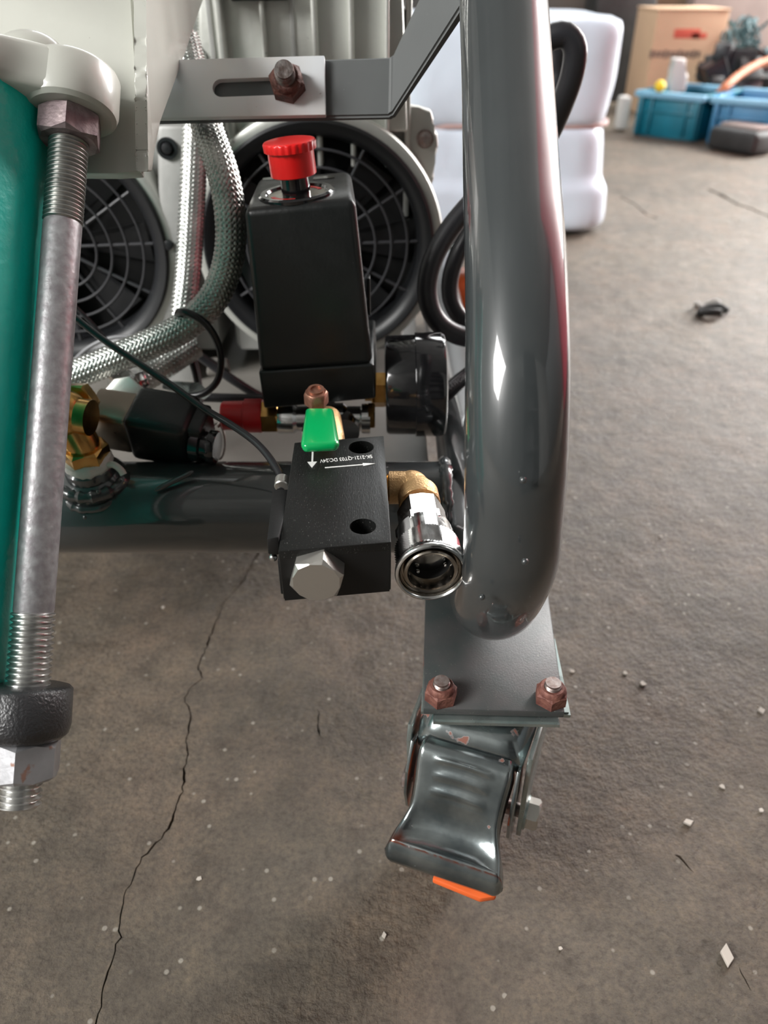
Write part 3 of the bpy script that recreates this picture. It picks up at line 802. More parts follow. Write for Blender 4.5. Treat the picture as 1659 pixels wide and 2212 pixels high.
# dark bore sleeves
ed = (P2-P1).normalized(); ey = (P4-P1).normalized()
tc0 = V(748, 990)
text_obj('lettering', 'SK-2121-QT03 DC:24V', .0042, V(748, 991)+Vector((0, 0, .0001)), V(692, 998)-V(803, 988), (0, -1, 0), M['print'], vb_, sx=.60)
def arrow(name, a, c, wd, hw, hl):
    a, c = V(*a), V(*c); t = (c-a).normalized(); s_ = Vector((-t.y, t.x, 0)); z = Vector((0, 0, .00025))
    h0 = c-t*hl
    pts = [a+s_*wd+z, h0+s_*wd+z, h0+s_*hw+z, c+z, h0-s_*hw+z, h0-s_*wd+z, a-s_*wd+z]
    B().prism(pts, (0, 0, 1), .0002).done(name, M['print'], vb_)
arrow('arrow_mark', (702, 1011), (811, 1002), .00035, .0013, .0058)
arrow('arrow_mark', (676, 962), (674, 1011), .00042, .0022, .0052)
hc = Vector((W(682, 1247, Y=.231).x, .2405, VZ-VT*.5+.0015))
B().lathe(hc+Vector((0, .002, 0)), (0, -1, 0), [(0, .009), (.003, .009)], 32).done('plug_neck', M['alu'], vb_)
B().hexnut(hc+Vector((0, 0, 0)), (0, -1, -.02), .0112, .0088, .15, (1, 0, .25)).done('hex_plug', M['alu'], vb_, 12)
# side coil plate
s0 = V(592, 1060, .2085)
B().hull8([W(577, 1180, Y=.243)+Vector((0, 0, -.004)), W(602, 1182, Y=.243)+Vector((0, 0, -.004)), W(602, 1160, Y=.243), W(577, 1163, Y=.243),
           Vector((W(590, 1064, Y=.287).x, .287, .188)), Vector((P1.x, .287, .188)), Vector((P1.x, .287, .2115)), Vector((W(590, 1064, Y=.287).x, .287, .2115))], .0006, 2).done('coil_plate', M['anod_shade'], vb_, 40)
B().box((P1.x+.0005, .262, .196), (.005, .036, .018), bevel=.0005).done('coil_body', M['anod_shade'], vb_)
B().sphere(W(590, 1204, Y=.247), .0018, 3).done('screw_head', M['chrome'], vb_)
B().lathe(W(608, 1052, Y=.296), W(612, 1022, Y=.306)-W(608, 1052, Y=.296), [(0, .0030), (0.0005, .0034), (.0055, .0034), (.006, .0030)], 24).done('cable_clamp', M['alu'], vb_)

# ================================================================== BALL VALVE
hv = thing('ball_valve', 'small ball valve with a dipped green lever behind the valve block', 'valve', W(690, 930, Y=.36))
hz = .2245
hp = [W(660, 879, Z=hz), W(720, 879, Z=hz), W(733, 950, Z=hz), W(729, 958, Z=hz), W(656, 962, Z=hz), W(649, 954, Z=hz)]
hp[0].y += .0; 
b = B(); b.prism(hp[::-1], (0, 0, 1), .0046, .0020, 4)
b.done('lever', M['greenh'], hv, 70)
nn_ = W(684, 862, Z=hz+.004)
B().hexnut(W(684, 871, Z=hz-.004), (0, -.15, 1), .0062, .0072, .2, (1, .2, 0)).done('lever_nut', M['copper'], hv, 40)
B().lathe(W(684, 871, Z=hz-.004)+Vector((0, 0, .0068)), (0, -.15, 1), [(0, .0042), (.0014, .0042), (.0014, .0028), (.0004, .0028), (.0004, .0005)], 24).done('stem_end', M['copper'], hv)
B().lathe(W(684, 890, Z=hz)+Vector((0, .006, -.034)), (0, 0, 1), [(0, .008), (.012, .0085), (.020, .0055), (.029, .0045)], 32).done('valve_bonnet', M['brass'], hv)
bx2 = W(722, 950, Y=.335).x
B().lathe((bx2-.001, .327, .2035), (-.12, 1, -.05), [(0, .0070), (.018, .0072), (.020, .0080), (.045, .0080)], 32).done('valve_body', M['brass_cast'], hv)
B().hexnut((bx2-.009, .352, .199), (0, 1, 0), .0105, .011, .1, (0, 0, 1), both=True).done('hex_collar', M['chrome'], hv, 12)

# ================================================================== ELBOW + COUPLER
el = thing('brass_elbow', 'cast brass elbow on the right side of the valve block', 'fitting', (.01, .30, .19))
ez = .2015
ex, eY = .0158, .3035
c0 = Vector((P3.x-.001, eY, ez))
path = [c0+Vector((.0035, 0, 0)), Vector((ex-.006, eY, ez)), Vector((ex-.0035, eY-.0006, ez)), Vector((ex-.0010, eY-.0022, ez)), Vector((ex, eY-.0052, ez)), Vector((ex+.0002, eY-.0085, ez))]
B().sweep(bez(path, .0012), .0078, 36).done('elbow_body', M['brass_cast'], el, 60)
B().sphere(Vector((ex-.0028, eY+.000, ez)), .0083, 4).done('elbow_corner', M['brass_cast'], el)
B().lathe(c0, (1, 0, 0), thread_prof(0, .006, .0068, .0012, .0006), 28).done('male_thread', M['brass'], el)
axc = Vector((.0031, -.055, -.0005)).normalized()
ec = Vector((ex, eY-.0050, ez))
B().lathe(ec, axc, [(0, .0085), (.0008, .0094), (.0090, .0096), (.0098, .0092), (.0098, .0070)], 40).done('collar', M['brass_cast'], el)
B().lathe(ec+axc*.0088, axc, thread_prof(0, .006, .0070, .0012, .0006), 28).done('coupler_thread', M['brass'], el)
qc = thing('quick_coupler', 'chrome quick release air coupler with knurled sleeve and open socket', 'coupler', (.017, .25, .185))
q0 = ec+axc*.0130
B().hexnut(q0, axc, .0108, .0150, .12, (1, 0, 0), both=True).done('rear_hex', M['chrome'], qc, 12)
B().lathe(q0+axc*.0145, axc, [(0, .0100), (.003, .0106), (.0035, .0120), (.013, .0122), (.0135, .0112), (.018, .0112)], 48).done('body', M['chrome'], qc)
B().hexnut(q0+axc*.0130, axc, .0126, .0085, .15, (1, 0, 0), both=True).done('body_hex', M['chrome'], qc, 12)
# knurled sleeve
ks = q0+axc*.0290; b = B(); F = frame(axc); n = 144; rings = []
def kring(t, r_, kn, ph):
    return [b.bm.verts.new(ks+F@Vector(((r_+(kn if ((i+ph) % 2) else 0))*math.cos(2*PI*i/n), (r_+(kn if ((i+ph) % 2) else 0))*math.sin(2*PI*i/n), t))) for i in range(n)]
rings.append(kring(-.001, .0108, 0, 0)); rings.append(kring(0, .0128, 0, 0))
for i in range(15): rings.append(kring(.0006+i*.0008, .0136, .0005, i))
rings.append(kring(.0130, .0142, 0, 0)); rings.append(kring(.0136, .0146, 0, 0)); rings.append(kring(.0150, .0147, 0, 0)); rings.append(kring(.0160, .0143, 0, 0)); rings.append(kring(.0163, .0134, 0, 0)); rings.append(kring(.0155, .0126, 0, 0)); rings.append(kring(.0100, .0124, 0, 0))
b._ring_faces(rings); b.done('knurled_sleeve', M['chrome'], qc, 50)
B().lathe(ks, axc, [(.004, .0124), (.0135, .0124), (.0137, .0118), (.0120, .0117), (.0120, .0112), (.0150, .0110), (.0156, .0104), (.0152, .0096), (.0142, .0092), (.008, .0090)], 64, cap=False).done('socket_lip', M['chrome_dark'], qc)
B().lathe(ks, axc, [(.0085, .0090), (-.004, .0088), (-.0045, .0072), (-.016, .0070), (-.016, .0005)], 48, cap=False).done('socket_bore', M['dark'], qc)
B().lathe(ks, axc, [(-.0035, .0086), (-.0030, .0074), (-.0036, .0070)], 48, cap=False).done('bore_ring', M['chrome'], qc)
for a in (60, 150, 240, 330, 20):
    a = R(a); B().sphere(ks+F@Vector((.0087*math.cos(a), .0087*math.sin(a), .0055)), .0012, 2).done('locking_ball', M['chrome'], qc)

# ================================================================== SOLENOID + TANK FITTINGS
so = thing('solenoid_valve', 'black solenoid coil with nickel hex body lying above the cross tube', 'valve', W(330, 960, Y=.39))
sA = W(215, 905, Y=.385); sB = W(290, 912, Y=.385); sC = W(400, 935, Y=.378); 
dA = (sC-sA).normalized(); 
Fs = Matrix((dA, (Vector((0, 1, 0))-dA*dA.y).normalized(), dA.cross((Vector((0, 1, 0))-dA*dA.y).normalized()))).transposed()
Rt = Matrix.Rotation(R(18), 3, dA)
Fs = Rt @ Fs
B().box(sA.lerp(sB, .50), (.025, .024, .0270), Fs, .003, 3).done('metal_frame', M['bronze'], so)
cb = sB + dA*.0185
B().box(cb, (.036, .030, .0325), Fs, .0045, 4).done('coil_housing', M['black_plastic'], so)
B().box(cb+dA*.019, (.012, .022, .026), Fs, .002, 3).done('terminal_head', M['black_plastic'], so)
B().lathe(cb+dA*.017+Vector((0, -.008, -.003)), dA, [(0, .0095), (.005, .0095), (.006, .008), (.009, .008), (.0095, .0095), (.013, .0095), (.014, .0088), (.0145, .003)], 32).done('cable_gland', M['gloss_black'], so)
be = thing('brass_tee', 'polished brass tee rising from the white taped tank port at left', 'fitting', (bx, CTY, CTZ+.035))
bt = Vector((bx, CTY-.007, CTZ+.036))
tp = bt+Vector((-.004, .001, .031))
B().sweep(bez([bt, bt+Vector((-.001, 0, .010)), tp+Vector((-.002, 0, -.004)), tp], .003), [.0088]*40 if False else .0092, 32).done('tee_stem', M['brass'], be)
B().hexnut(bt+Vector((0, 0, .0)), (0, -.1, 1), .0125, .009, .12, (1, .3, 0), both=True).done('hex_base', M['brass'], be, 12)
B().sphere(tp+Vector((-.002, 0, -.004)), .0125, 4).done('tee_centre', M['brass'], be)
B().lathe(tp+Vector((-.002, 0, -.004)), dA, [(0, .0095), (.014, .0095)], 32).done('tee_branch', M['brass'], be)
u_ = (W(225, 845, Y=.405)-tp).normalized()
B().lathe(tp+Vector((-.002, 0, -.004)), u_, [(0, .0095), (.012, .0095)], 32).done('tee_branch', M['brass'], be)
B().hexnut(tp+u_*.008, u_, .0112, .009, .1, both=True).done('upper_nut', M['brass'], be, 12)
tpz = Vector((bx, CTY-.0065, CTZ+.0325))
tt = thing('thread_tape', 'white seal tape wound round the brass thread on the tank port', 'tape', tpz)
b = B(); b.lathe(tpz, (0, -.16, 1), [(0, .0115), (.0006, .0128), (.003, .0132), (.0042, .0126), (.006, .0128), (.0064, .0105)], 40)
for v in b.bm.verts: v.co += Vector((noise.noise(v.co*300), noise.noise(v.co*300+Vector((3, 1, 2))), noise.noise(v.co*260)))*.0009
b.done('tape_wrap', M['tape'], tt, 80)
B().sweep(bez([tpz+Vector((.011, -.004, .002)), tpz+Vector((.0155, -.006, .0035)), tpz+Vector((.019, -.007, .001)), tpz+Vector((.0205, -.008, -.0015))], .001), .0018, 10).done('loose_tail', M['tape'], tt)

# ================================================================== BRAIDED HOSES
def braid(name, label, pts, r, N_=9, step=.00042, n=144, pitch=.0056, amp=.00062, ends=()):
    t = thing(name, label, 'hose', Vector(pts[len(pts)//2]) - Vector((0, 0, r)))
    def fn(a, L):
        A = N_*a/(2*PI)*2 + L/pitch*2; Bv = N_*a/(2*PI)*2 - L/pitch*2
        ia, ib = math.floor(A), math.floor(Bv); fa, fb = A-ia, Bv-ib
        if ((ia + ib) % 2) == 0: return amp*(math.sin(PI*fa)**.7*1.0 + .35*math.sin(PI*fb)) 
        return amp*(math.sin(PI*fb)**.7*.8 + .35*math.sin(PI*fa)) - amp*.3
    B().sweep(bez(pts, step), r, n, fn=fn).done('braid_sleeve', M['braid'], t, 80)
    return t
h1 = braid('braided_hose', 'thick steel braided hose sweeping down left in front of both fans',
      [W(400, 90, Y=.52), W(425, 190, Y=.49), W(452, 290, Y=.465), W(480, 370, Y=.448), W(496, 450, Y=.44), W(498, 530, Y=.436), W(483, 600, Y=.434), W(450, 660, Y=.43), W(395, 708, Y=.428),
       W(330, 740, Y=.426), W(262, 768, Y=.424), W(195, 796, Y=.422), W(120, 826, Y=.42), W(40, 862, Y=.42)], .0080)
h2 = braid('braided_hose', 'upright steel braided hose in the gap between the two fans',
      [W(424, -60, Y=.62), W(424, 60, Y=.60), W(424, 190, Y=.57), W(420, 330, Y=.545), W(414, 460, Y=.525), W(406, 590, Y=.50), W(396, 680, Y=.485), W(385, 740, Y=.478)], .0078, step=.0006, n=108)
h3 = braid('braided_hose', 'short steel braided hose stub entering the white elbow over the solenoid',
      [W(420, 745, Y=.462), W(375, 775, Y=.452), W(330, 805, Y=.442), W(290, 828, Y=.432), W(262, 838, Y=.426)], .0078, step=.0005, n=120)
fe = W(300, 822, Y=.434); fd = (W(255, 842, Y=.424)-fe).normalized()
ff = thing('hose_fitting', 'white zinc swaged elbow fitting joining the short braided hose', 'fitting', fe-Vector((0, 0, .01)))
b = B(); n = 24; F = frame(fd); rings = []
for t, r_ in ((-.002, .0088), (0, .0096), (.004, .0098), (.0045, .0088), (.0055, .0088), (.006, .0100), (.016, .0100), (.0165, .0085)):
    rings.append([b.bm.verts.new(fe+F@Vector(((r_-(.0007 if i % 2 else 0))*math.cos(2*PI*i/n), (r_-(.0007 if i % 2 else 0))*math.sin(2*PI*i/n), t))) for i in range(n)])
b._ring_faces(rings); b.bm.faces.new(rings[0][::-1]); b.bm.faces.new(rings[-1]); b.done('ferrule', M['chrome'], ff, 30)
B().hull8([W(205, 868, Y=.405), W(322, 852, Y=.408), W(280, 812, Y=.412), W(245, 818, Y=.412), W(205, 868, Y=.43), W(322, 852, Y=.43), W(280, 812, Y=.432), W(245, 818, Y=.432)], .0012, 2).done('elbow_block', M['alu'], ff, 30)
st = thing('flat_strap', 'thin galvanised steel strap lying behind the solenoid', 'strap', W(400, 835, Y=.44))
B().prism([W(350, 838, Y=.44), W(440, 862, Y=.44), W(455, 850, Y=.45), W(430, 826, Y=.455), W(352, 822, Y=.455)], (0, -.7, .7), .002, .0004).done('strap_plate', M['galv2'], st)

# ================================================================== CABLES
def cable(label, pts, r, m='cable', cat='cable', name='cable', n=14):
    P = [W(x, y, Y=Y) for x, y, Y in pts]
    o = B().sweep(bez(P, .003), r, n).done(name, M[m]); recenter(o, P[len(P)//2])
    return tag(o, label, cat)
cable('thin black control cable running diagonally down to the clamp on the valve block',
      [(110, 640, .40), (165, 688, .392), (225, 735, .385), (300, 785, .375), (370, 832, .364), (440, 882, .350), (500, 918, .341), (555, 958, .328), (590, 1000, .315), (607, 1032, .304), (606, 1060, .296)], .0018)
cable('glossy black cable looped round the braided hose above the solenoid',
      [(400, 690, .452), (386, 684, .438), (388, 674, .416), (412, 678, .412), (445, 700, .412), (470, 740, .414), (478, 785, .416), (468, 825, .418), (440, 850, .420), (410, 856, .422)], .0021)
cable('thin grey wire drooping behind the braided hose near the left fan',
      [(150, 790, .50), (190, 752, .50), (240, 730, .50), (300, 728, .50), (350, 740, .50)], .0014, 'wire_grey')
cable('thin black wire hanging over the lower right of the left fan',
      [(100, 600, .47), (160, 660, .47), (195, 695, .47), (230, 735, .47), (280, 790, .47)], .0013)
cable('black wire dropping straight down between hose and switch box',
      [(395, 740, .47), (412, 775, .466), (425, 820, .462), (430, 862, .458)], .0022)
cable('pale wire beside the black drop wire left of the switch box',
      [(408, 742, .468), (424, 780, .464), (434, 830, .459), (436, 872, .455)], .0009, 'wire_grey')
cable('black cable crossing low behind the pressure switch to the left',
      [(400, 745, .50), (460, 790, .498), (510, 825, .495), (570, 860, .50), (640, 880, .50)], .0032)
cable('black cable lying flat along the deck behind the red cap',
      [(430, 858, .475), (500, 860, .475), (580, 862, .48), (640, 866, .50)], .0032)
cable('thick black power cable, outer bend left of the grey post',
      [(1060, 400, .50), (1010, 448, .495), (965, 505, .488), (932, 570, .48), (923, 635, .475), (942, 690, .472), (985, 722, .472), (1050, 736, .475)], .0064, 'cable2', n=24)
cable('thick black power cable, inner bend nested left of the grey post',
      [(1060, 440, .53), (1022, 490, .527), (990, 545, .522), (972, 605, .517), (976, 655, .513), (1004, 692, .51), (1060, 704, .51)], .0058, 'cable2', n=24)
cable('thick black cable loop hanging out right of the post near the top',
      [(1150, 120, .50), (1185, 84, .50), (1222, 76, .50), (1242, 105, .50), (1236, 160, .502), (1214, 225, .505), (1185, 290, .51), (1150, 350, .52)], .0068, 'cable2', n=24)
cable('black cable behind the loop, hugging the right edge of the post',
      [(1140, 60, .56), (1190, 78, .555), (1208, 105, .555), (1205, 150, .56), (1192, 210, .56), (1160, 280, .57)], .0052, 'cable2', n=20)
pc_pts = [(930, 880, .47), (962, 852, .463), (990, 826, .457), (1030, 798, .45), (1080, 770, .45)]
pc = cable('black printed power cable passing behind the gauge and post', pc_pts, .0052, 'cable2', n=24)
a_, c_ = W(962, 846, Y=.4545), W(1012, 808, Y=.4465)
text_obj('lettering', 'AAWG80', .0050, a_.lerp(c_, .5)+Vector((0, -.0012, .0012)), (c_-a_), cu, M['wire_grey'], pc, sx=.9)

# ================================================================== MOTORS
mY0 = .565
def motor(label, cpx, cpy, s=1., fins=(), right_ear=False, xr=None, xl=None):
    c = W(cpx, cpy, Y=mY0)
    t = thing('compressor_motor', label, 'motor', (c.x, mY0+.07, .15), 'compressor motors side by side')
    cx, cz = c.x, c.z
    ax = (0, -1, 0)
    # silver shell rim
    B().lathe((cx, mY0+.040, cz), ax, [(0, .080), (.010, .0885), (.032, .0905), (.036, .0895), (.0375, .0870), (.0375, .0835), (.020, .082)], 96, cap=False).done('shell_rim', M['castalu'], t)
    B().lathe((cx, mY0+.040, cz), ax, [(.030, .0838), (.0395, .0836), (.0410, .0820), (.0400, .0790), (.0375, .0750), (.0330, .0722), (.0300, .0715), (.015, .0710)], 96, cap=False).done('guard_ring', M['fan_black'], t)
    for rr in (.0300, .0412, .0528, .0645):
        B().sweep([Vector((cx+rr*math.cos(R(a)), mY0+.0065, cz+rr*math.sin(R(a)))) for a in range(0, 361, 5)], .0010, 8, cap=False).done('guard_hoop', M['guard_wire'], t)
    for k in range(12):
        a = R(30*k+2); d_ = Vector((math.cos(a), 0, math.sin(a)))
        B().sweep([Vector((cx, mY0+.0075, cz))+d_*.008, Vector((cx, mY0+.0075, cz))+d_*.072], .0012, 8).done('guard_spoke', M['guard_wire'], t)
    B().lathe((cx, mY0+.012, cz), ax, [(0, .012), (.006, .012), (.007, .010)], 32).done('guard_hub', M['fan_black'], t)
    b = B()
    for k in range(7):
        a = R(k*360/7); u = Vector((math.cos(a), 0, math.sin(a))); v = Vector((-math.sin(a), 0, math.cos(a)))
        o = Vector((cx, mY0+.0245, cz))
        b.hull8([o+u*.012-v*.006, o+u*.066-v*.016, o+u*.066+v*.016+Vector((0, -.010, 0)), o+u*.012+v*.006+Vector((0, -.008, 0)),
                 o+u*.012-v*.006+Vector((0, .0015, 0)), o+u*.066-v*.016+Vector((0, .0015, 0)), o+u*.066+v*.016+Vector((0, -.0085, 0)), o+u*.012+v*.006+Vector((0, -.0065, 0))])
    b.done('fan_blades', M['fan_black'], t)
    B().lathe((cx, mY0+.0295, cz), ax, [(0, .0795), (.002, .0795)], 48).done('fan_well', M['dark'], t)  # flat near-black disc for the shaded depth behind the blades
    x_l, x_r = xl, xr
    B().box(((x_l+x_r)/2, mY0+.125, .265), (x_r-x_l, .19, .235), bevel=.004).done('housing', M['greycast'], t)
    B().box(((x_l+x_r)/2, mY0+.034, .172), (x_r-x_l-.006, .012, .050), bevel=.002).done('foot', M['greycast'], t)
    return t, c
xl_r = W(428, 100, Y=.585).x; xr_r = W(880, 100, Y=.585).x
m1, mc1 = motor('grey cast compressor motor with large black fan guard behind the pressure switch', 688, 535, xr=xr_r, xl=xl_r)
xl_l = W(-60, 100, Y=.585).x; xr_l = W(405, 300, Y=.585).x
m2, mc2 = motor('compressor motor half hidden behind the tie rod, black fan guard at left', 112, 540, xr=xl_r-.012, xl=xl_r-.17)
# vertical cooling fins on the right motor
fy = .582
B().hull8([W(440, 285, Y=fy), W(880, 285, Y=fy), W(868, -90, Y=fy), W(424, -90, Y=fy), W(440, 285, Y=fy+.02), W(880, 285, Y=fy+.02), W(868, -90, Y=fy+.02), W(424, -90, Y=fy+.02)], .002).done('cylinder_face', M['castalu'], m1)
for px0, wpx in ((480, 16), (571, 10), (681, 13), (759, 12), (836, 9)):
    xw = W(px0, 60, Y=fy).x; ww = wpx*.5/1660
    B().box((xw, fy-.003, .375), (ww, .012, .17), bevel=min(.0016, ww*.4), seg=3).done('cooling_fin', M['castalu'], m1)
for px0 in (455, 632):
    xw = W(px0, 60, Y=fy).x
    B().box((xw, fy-.0004, .375), (.0028, .002, .17), bevel=.0004).done('panel_joint', M['greycast'], m1)
B().hull8([W(497, 3, Y=.57), W(625, 1, Y=.57), W(627, -60, Y=.57), W(497, -60, Y=.57), W(497, 3, Y=.60), W(625, 1, Y=.60), W(627, -60, Y=.60), W(497, -60, Y=.60)], .002).done('black_cover', M['black_plastic'], m1)
# mounting ear right of motor
ey0 = .60
ear = [W(x, y, Y=ey0) for x, y in ((868, 225), (905, 232), (932, 240), (937, 262), (932, 272), (945, 290), (947, 318), (935, 350), (938, 385), (925, 420), (880, 420), (868, 330))]
B().prism(ear, (0, -1, 0), .012, .0018, 3).done('mounting_ear', M['castalu'], m1)
B().lathe(W(918, 300, Y=ey0), (0, -1, .1), [(0, .0062), (.001, .0062), (.0012, .0048), (.004, .0048), (.0045, .004)], 24).done('ear_bolt', M['bolt'], m1)
B().box(W(880, 200, Y=.60), (.004, .02, .16), bevel=.001).done('edge_flange', M['castalu'], m1)
sp_ = thing('bracket_column', 'grey cast column with a dark screw between the two fan guards', 'bracket', (W(385, 400, Y=.555).x, .56, .15))
B().hull8([W(352, 830, Y=.568), W(425, 830, Y=.568), W(436, 270, Y=.568), W(340, 270, Y=.568), W(352, 830, Y=.60), W(425, 830, Y=.60), W(436, 270, Y=.60), W(340, 270, Y=.60)], .003).done('column', M['greycast'], sp_)
B().lathe(W(362, 320, Y=.568), (0, -1, 0), [(0, .0070), (.002, .0070), (.002, .0048), (.0005, .0045), (.004, .0030), (.0045, .001)], 28).done('screw', M['fan_black'], sp_)
B().lathe(W(365, 528, Y=.568), (0, -1, 0), [(0, .0035), (.003, .0035), (.0035, .0025)], 20).done('screw', M['fan_black'], sp_)

dk = B().box((-.15, .69, .128), (.36, .56, .006), bevel=.001).done('deck_plate', M['deck']); recenter(dk, (-.15, .69, .125))
tag(dk, 'beige grey steel deck plate carrying the compressor motors', 'plate')
cl = B().hull8([W(445, 812, Y=.50), W(500, 812, Y=.50), W(492, 772, Y=.50), W(450, 772, Y=.50), W(445, 812, Y=.53), W(500, 812, Y=.53), W(492, 772, Y=.53), W(450, 772, Y=.53)], .003).done('junction_box', M['deck'])
recenter(cl, W(470, 812, Y=.51)); tag(cl, 'small beige junction box on the deck left of the switch', 'box')

# rear caster
# rear caster
rcs = thing('caster_wheel', 'far orange caster glimpsed between power cable and grey post', 'caster', (.104, 1.02, 0))
B().lathe((.092, 1.02, .040), (1, 0, 0), [(0, .036), (.002, .039), (.022, .039), (.024, .036)], 40).done('tyre', M['orange'], rcs)
for dx in (-.004, .030):
    B().prism([Vector((.09+dx, 1.02+a_*.001, z_*.001)) for a_, z_ in ((-14, 34), (-10, 25), (0, 22), (12, 28), (26, 60), (28, 112), (-24, 112), (-20, 70))], (1, 0, 0), .003, .0005).done('fork_leg', M['galv2'], rcs)
B().box((.104, 1.022, .115), (.045, .06, .006), bevel=.002).done('top_plate', M['galv2'], rcs)
B().lathe((.084, 1.02, .040), (1, 0, 0), [(0, .006), (.042, .006)], 16).done('axle', M['bolt'], rcs)

# ================================================================== BACKGROUND
# wrapped bale
bt_ = thing('wrapped_bale', 'white plastic wrapped bale tied round the middle behind the post', 'bale', (.23, 1.65, 0))
def bale_part(name, z0, z1, xl, xr, y0, y1, bulge, lip=0):
    b = B(); rings = []; n = 64; H = z1-z0
    for i in range(25):
        t = i/24
        e = (1-abs(2*t-1)**8)**.5 if 0 < t < 1 else .0
        sc = .90+.10*e if 0 < t < 1 else .87
        ring = []
        for j in range(n):
            a = 2*PI*j/n; ca_, sa_ = math.cos(a), math.sin(a)
            p_ = 9.0; rr = (abs(ca_)**p_+abs(sa_)**p_)**(-1/p_)
            x = (xl+xr)/2 + (xr-xl)/2*rr*ca_*sc; y = (y0+y1)/2 + (y1-y0)/2*rr*sa_*sc
            q_ = Vector((x, y, z0+H*t))
            f = noise.noise(Vector((x*9, y*9, q_.z*5)))*.012 + noise.noise(Vector((x*30, y*30, q_.z*14)))*.005
            q_ += Vector((ca_, sa_, 0))*f
            if lip: q_ += Vector((ca_, sa_, 0))*lip*max(0, min(1, (.52-t)*9))
            ring.append(b.bm.verts.new(q_))
        rings.append(ring)
    b._ring_faces(rings); b.bm.faces.new(rings[0][::-1]); b.bm.faces.new(rings[-1])
    return b.done(name, M['bale'], bt_, 80)
bale_part('lower_lobe', .004, .185, .02, .402, 1.47, 1.85, 1, .012)
bale_part('upper_lobe', .178, .343, .02, .402, 1.47, 1.85, 1)
bpz = .182
B().sweep([Vector(((.02+.413)/2+.186*max(-1, min(1, 1.25*math.cos(R(a)))), 1.66+.180*max(-1, min(1, 1.25*math.sin(R(a)))), bpz)) for a in range(0, 361, 10)], .004, 10, cap=False).done('twine', M['strap'], bt_)

# carton
cxl, cyf = W(1392, 200, Y=2.95).x, 2.95
cxr = W(1562, 100, Y=2.95).x
cw = cxr-cxl; ct = W(1480, 22, Y=2.95).z
cn = thing('cardboard_carton', 'brown cardboard carton with red print standing behind the blue crates', 'box', ((cxl+cxr)/2, cyf+.2, 0))
yaw = Matrix.Rotation(R(0), 3, 'Z')
cc = Vector(((cxl+cxr)/2, cyf+.12, ct/2))
def CL(x, y, z): return cc + yaw @ Vector((x, y, z-ct/2))
B().box(cc, (cw, .24, ct), yaw, .004).done('carton_body', M['carton'], cn)
for (x, z, w_, h_, mm) in ((-.01, ct*.79, .085, .026, 'redprint'), (.03, ct*.77, .05, .016, 'redprint'), (-.06, ct*.25, .05, .02, 'redprint')):
    B().box(CL(x, -.1205, z), (w_, .0015, h_), yaw, .0005).done('red_logo', M[mm], cn)
for i in range(11):
    B().box(CL(-.115+i*.0155, -.1205, ct*.60), (.011, .0015, .018 if i % 3 else .024), yaw).done('print_character', M['darkprint'], cn)
B().box(CL(0, 0, ct+.002), (cw+.004, .25, .005), yaw, .002).done('top_flap', M['carton'], cn)

# blue crates
def crate(label, p0, p1, h, dep, m, grp='blue crates'):
    p0, p1 = Vector(p0), Vector(p1); u = (p1-p0).normalized(); v = Vector((-u.y, u.x, 0)); wd = (p1-p0).length
    t = thing('plastic_crate', label, 'crate', ((p0+p1)/2+v*dep/2), grp)
    F = Matrix((u, v, Vector((0, 0, 1)))).transposed()
    def bxx(n_, x, y, z, sx, sy, sz, mm, bv=.003): B().box(p0+F@Vector((x, y, z)), (sx, sy, sz), F, bv).done(n_, M[mm], t)
    th = .006
    bxx('front_wall', wd/2, th/2, h/2, wd-.02, th, h, m); bxx('back_wall', wd/2, dep-th/2, h/2, wd-.02, th, h, m)
    bxx('side_wall', .012, dep/2, h/2, th, dep, h, m); bxx('side_wall', wd-.012, dep/2, h/2, th, dep, h, m)
    bxx('bottom', wd/2, dep/2, .006, wd-.02, dep, .01, m)
    bxx('rim', wd/2, -.006, h, wd, .024, .016, 'bluerim'); bxx('rim', wd/2, dep, h, wd, .024, .014, 'bluerim')
    bxx('rim', .006, dep/2, h, .02, dep, .014, m); bxx('rim', wd-.006, dep/2, h, .02, dep, .014, m)
    bxx('corner_rib', .02, -.006, h/2, .014, .016, h-.01, m); bxx('corner_rib', wd-.02, -.006, h/2, .014, .016, h-.01, m)
    bxx('corner_rib', wd*.25, -.004, h/2, .010, .012, h-.02, m); bxx('corner_rib', wd*.75, -.004, h/2, .010, .012, h-.02, m)
    bxx('lower_ledge', wd/2, -.004, h*.62, wd-.03, .010, .008, m)
    return t
g1, g2, g3 = W(1362, 290, Z=0), W(1508, 308, Z=0), W(1690, 326, Z=0)
crate('turquoise plastic crate nearer the white bale, in front of the carton', g1, g2, .112, .26, 'blue1')
crate('lighter blue plastic crate at the right edge, holding the orange hose', g2+(g3-g2).normalized()*.012, g3, .112, .26, 'blue2')
o = B().sphere(W(1426, 186, Y=2.52), .0155, 3).done('ball', M['yellow']); recenter(o, W(1426, 186, Y=2.52)); tag(o, 'small yellow ball shaped item on the turquoise crate rim', 'ball')
bo = thing('plastic_bag', 'crumpled clear and white plastic packet standing in the turquoise crate', 'bag', W(1465, 200, Y=2.6))
b = B(); P = [W(1450, 205, Y=2.6), W(1480, 200, Y=2.6), W(1488, 165, Y=2.6), W(1476, 145, Y=2.6), W(1486, 128, Y=2.6), W(1456, 126, Y=2.6), W(1458, 150, Y=2.6), W(1446, 180, Y=2.6)]
b.prism(P, (0, -1, 0), .04, .006, 3).done('packet', M['paper'], bo)
cable('fat orange hose arching out of the right crate', [(1545, 215, 2.6), (1565, 190, 2.6), (1600, 160, 2.65), (1640, 138, 2.7), (1700, 120, 2.75)], .012, 'hose_or', 'hose', 'garden_hose', 16)
